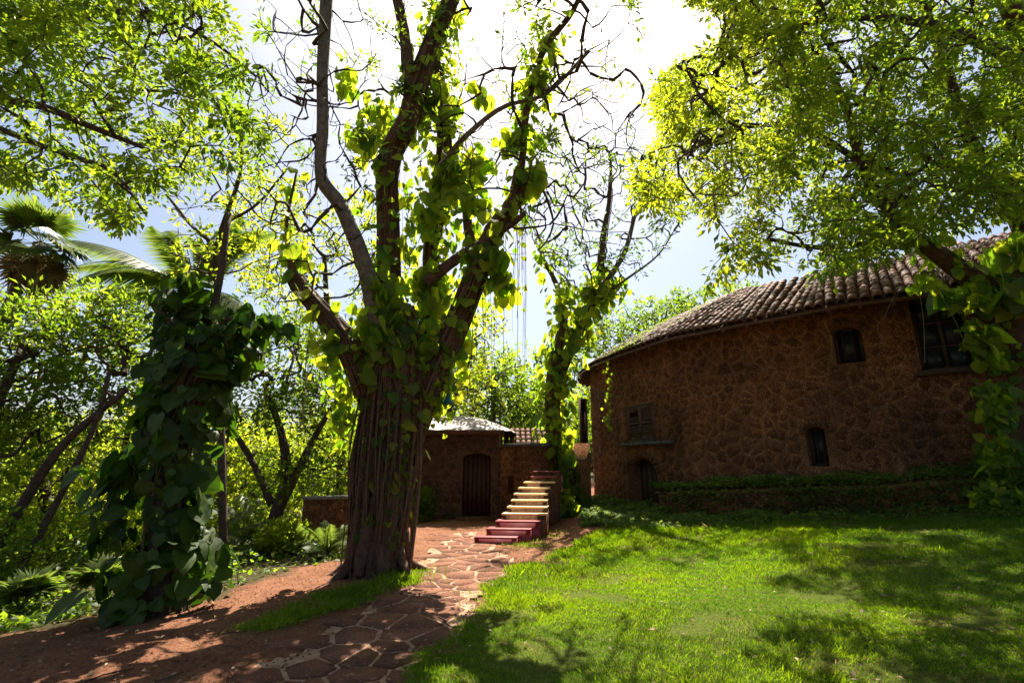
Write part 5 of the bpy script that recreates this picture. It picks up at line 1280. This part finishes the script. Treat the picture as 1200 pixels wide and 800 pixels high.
ob('ivy', V1, kind='stuff', label='low ivy covering the bed between the lawn and the stone house', cat='ivy'); print('ivy', n)
# shrubby green bank left of the big tree and under the thicket
r = rng(410); n = 70000; x = r.uniform(-13, -1.5, n); y = 4.5 + 12 * r.random(n) ** 1.5
wd = poly_dist(x, y, wild_poly) + .25 * np.sin(2.3 * x) * np.sin(1.9 * y); ok = (wd > -.05) & (r.random(n) < np.clip(.35 + .9 * np.sin(x * 1.9 + y) * np.sin(y * 1.3), .15, 1))
x, y, wd = x[ok], y[ok], wd[ok]; n = len(x)
pos = on_ground(x, y); pos[:, 2] += r.random(n) * np.minimum(.08 + .35 * np.clip(wd, 0, 1), .4) * (.6 + .4 * np.sin(x * 3) * np.sin(y * 2.7))
ob('ground_cover', leaves_mesh('ground_cover', M['leaf_mid'], oval_template(.6), pos, r.normal(size=(n, 3)) * [1, 1, .5] + [0, 0, .2], np.array([0, -.2, 1]) + r.normal(0, .5, (n, 3)), r.uniform(.05, .12, n), r.random(n)), kind='stuff', label='leafy ground cover on the bank below the thicket', cat='ground cover'); print('cover', n)
# leafy undergrowth shrubs along the bank
for k, (px, Y, rx, rz, lab) in enumerate(((225, 9.8, .7, .5, 'low bright shrub on the bank behind the dark leaf pillar'), (345, 10.4, .6, .35, 'low bright shrub at the foot of the garden wall'), (170, 10.6, .9, .7, 'rounded shrub beyond the pillar, under the leaning trunks'), (70, 9.0, 1.0, .6, 'dark shrub beneath the leaning trunks of the thicket'), (-10, 7.8, 1.0, .7, 'shrub at the frame edge behind the low fan palm'), (500, 14.9, .35, .5, 'small shrub at the hut wall behind the big tree'))):
    b_ = base_at(px, Y); t_ = empty('shrub', b_, lab, 'shrub', 'undergrowth shrubs'); rr_ = rng(420 + k)
    G = Geo(); 
    for j in range(9): a_ = rr_.uniform(0, 6.28); G.tube(spline([b_, b_ + [math.cos(a_) * rx * .3, math.sin(a_) * rx * .3, rz * .7], b_ + [math.cos(a_) * rx * .8, math.sin(a_) * rx * .8, rz * 1.3]], 6), .01, 4)
    ob('stem', G.mesh('shrub_stem', M['bark_dark']), t_, kind='stuff')
    n = 1500; q_ = ellipsoid(b_ + [0, 0, rz * .9], (rx, rx * .8, rz), n, 430 + k, .3); v_ = norm(q_ - b_)
    ob('crown', leaves_mesh('shrub_crown', M['leaf_yellow' if k in (0, 1, 2) else 'leaf_mid'], oval_template(.5), q_, v_ + rr_.normal(0, .5, (n, 3)), np.array([0, 0, 1]) + rr_.normal(0, .5, (n, 3)), rr_.uniform(.05, .13, n), rr_.random(n)), t_, kind='stuff')

# lawn: single blades, thick near the camera
r = rng(500)
def blades(n, x0, x1, y0, y1, pw, hgt, seed, poly=lawn_poly, thin_=0.0):
    r = rng(seed); y = y0 + (y1 - y0) * r.random(n) ** pw; x = r.uniform(x0, x1, n)
    k = (np.abs(x) < y * 1.25 + .6); d = poly_dist(x, y, poly) + .14 * np.sin(3.3 * x + 2.1 * y) * np.sin(2.9 * y - 1.7 * x) + r.normal(0, .05, n)
    patch = np.sin(x * 1.3 + 2 * np.sin(y * .9)) * np.sin(y * 1.7 + 1.5 * np.sin(x * .8)) + .5 * np.sin(x * 5 + y * 3) * np.sin(y * 4.3)
    worn = np.sin(x * 2.7 + 1.3 * np.sin(y * 1.9)) * np.sin(y * 3.1 + x) + .4 * np.sin(x * 9) * np.sin(y * 8)
    k &= (d > 0) & ((worn < .85) | (r.random(n) < .35)) & (r.random(n) > thin_)
    x, y, patch, d, worn = x[k], y[k], patch[k], d[k], worn[k]; m_ = len(x)
    lean = np.stack([np.sin(x * 2 + y), np.cos(y * 1.7 - x), 0 * x], 1) * .35
    dv = norm(np.array([0, 0, .8]) + lean + r.normal(0, .5, (m_, 3)) * [1, 1, .3]); nv = r.normal(size=(m_, 3)) * [1, 1, .3]
    sz = hgt * r.uniform(.5, 1.25, m_) * np.clip(1 + .3 * patch, .85, 1.5) * np.clip(y / 6, .9, 1.5) * np.where(d < .3, 1.35, 1) * np.where(worn > .7, .7, 1) * np.where(r.random(m_) < .02, 1.8, 1)
    tint = np.clip(.45 + .2 * patch + r.normal(0, .22, m_), 0, .94); tint = np.where(r.random(m_) < np.where(worn > .6, .3, .03), 1.0, tint)
    q_ = on_ground(x, y, .018); q_[:, 2] += fine(x, y) + .01; return q_, dv, nv, sz, tint
B1 = blades(900000, -1.2, 13, 2.4, 13.5, 1.7, .040, 501)
wd_ = .14
print('blades', len(B1[0]))
ob('grass', leaves_mesh('grass', M['grass'], blade_template(wd_, .02), *B1), kind='stuff', label='short bright green lawn grass in front of the stone house', cat='grass')
B2 = blades(120000, -4.6, -.9, 4.5, 9, 1.0, .042, 502, strip_poly, .1)
ob('grass', leaves_mesh('grass_strip', M['grass'], blade_template(wd_, .02), *B2), kind='stuff', label='thin strip of grass along the path below the big tree', cat='grass')
# wisps of grass at the foot of the stairs and tree
pts = [(GP(625, 640), .25, 500), (GP(475, 672), .3, 600), (GP(596, 700), .25, 500), (GP(640, 628), .3, 300)]
ps = np.vstack([np.column_stack([r.normal(c[0], q_, m_), r.normal(c[1], q_, m_)]) for c, q_, m_ in pts]); m_ = len(ps)
ob('grass', leaves_mesh('grass_wisp', M['grass'], blade_template(wd_, .02), on_ground(ps[:, 0], ps[:, 1], .01), norm(np.array([0, 0, 1]) + r.normal(0, .4, (m_, 3))), r.normal(size=(m_, 3)), r.uniform(.04, .09, m_), r.random(m_)), kind='stuff', label='stray grass tufts on bare earth near stairs and path', cat='grass')
# fallen leaves and crumbs of earth
r = rng(510); n = 4200; y = 2.6 + 11 * r.random(n) ** 1.4; x = r.uniform(-1.1, 1.1, n) * y
ok = (poly_dist(x, y, hp_) < -.1) & (r.random(n) < np.where(poly_dist(x, y, lawn_poly) > 0, .22, .9)); x, y = x[ok], y[ok]; n = len(x); pos = on_ground(x, y, .03)
pos[:, 2] += np.where(poly_dist(x, y, lawn_poly) > 0, .03, 0)
ob('leaf_litter', leaves_mesh('leaf_litter', M['litter'], oval_template(.5), pos, r.normal(size=(n, 3)) * [1, 1, .15], np.array([0, 0, 1]) + r.normal(0, .35, (n, 3)), r.uniform(.018, .06, n), r.random(n) ** 1.6), kind='stuff', label='dry fallen leaves scattered over path and lawn', cat='leaf litter')
n = 16000; y = 2.4 + 11 * r.random(n) ** 1.6; x = r.uniform(-4.6, 1.5, n); ok = (poly_dist(x, y, lawn_poly) < .05) & (np.abs(x) < y * 1.2) & (poly_dist(x, y, wild_poly) < .2); x, y = x[ok], y[ok]; n = len(x)
G = Geo(); s = r.uniform(.004, .018, n)
TV = np.array([[1, 0, 0], [-.4, .9, 0], [-.6, -.8, 0], [0, 0, .9]]); V = TV[None] * s[:, None, None] * r.uniform(.6, 1.4, (n, 4, 3)) + on_ground(x, y, .004)[:, None, :]
V = V.reshape(-1, 3); Tt = (np.array([[0, 1, 3], [1, 2, 3], [2, 0, 3]])[None] + np.arange(n)[:, None, None] * 4).reshape(-1, 3)
ob('gravel', mesh_np('gravel', V, Tt.astype(np.int32), M['flag'], np.repeat(r.random(n), 4)), kind='stuff', label='red laterite crumbs scattered on the bare earth', cat='gravel')
r = rng(515); G = Geo()
for k in range(16):
    y_ = r.uniform(3.2, 9); x_ = r.uniform(-.8, .5) * y_; a_ = r.uniform(0, 3.14); l_ = r.uniform(.12, .5); P = np.array([[x_ + math.cos(a_) * l_ * t_ + r.normal(0, .01), y_ + math.sin(a_) * l_ * t_ + r.normal(0, .01), 0] for t_ in np.linspace(0, 1, 5)]); P[:, 2] = H(P[:, 0], P[:, 1]) + .02; G.tube(P, r.uniform(.003, .008), 4)
ob('fallen_twigs', G.mesh('fallen_twigs', M['bark_dark']), kind='stuff', label='thin dry twigs lying on the ground', cat='twigs')
# vine strand trailing over the eave
ev = empty('trailing_ivy', W(713, 430, 14.6), 'thin strand of ivy trailing down from the eave beside the shutters', 'ivy'); G = Geo()
P = spline([W(712, 428, 14.6), W(714, 450, 14.6), W(711, 480, 14.6), W(713, 500, 14.6)], 12); G.tube(P, .008, 4); ob('stem', G.mesh('ivy_stem', M['stem']), ev)
rr_ = rng(7); m_ = 46; q_ = P[rr_.integers(0, 12, m_)] + rr_.normal(0, .06, (m_, 3)); vine_leaves(ev, q_, rr_.normal(0, .4, (m_, 3)) + [0, 0, -1], rr_.normal(0, .4, (m_, 3)) + [-.3, -1, .2], rr_.uniform(.06, .12, m_), M['pothos'], 8, 46)
#@@4
for o in list(sc.objects):
    if '_w' in o: del o['_w']
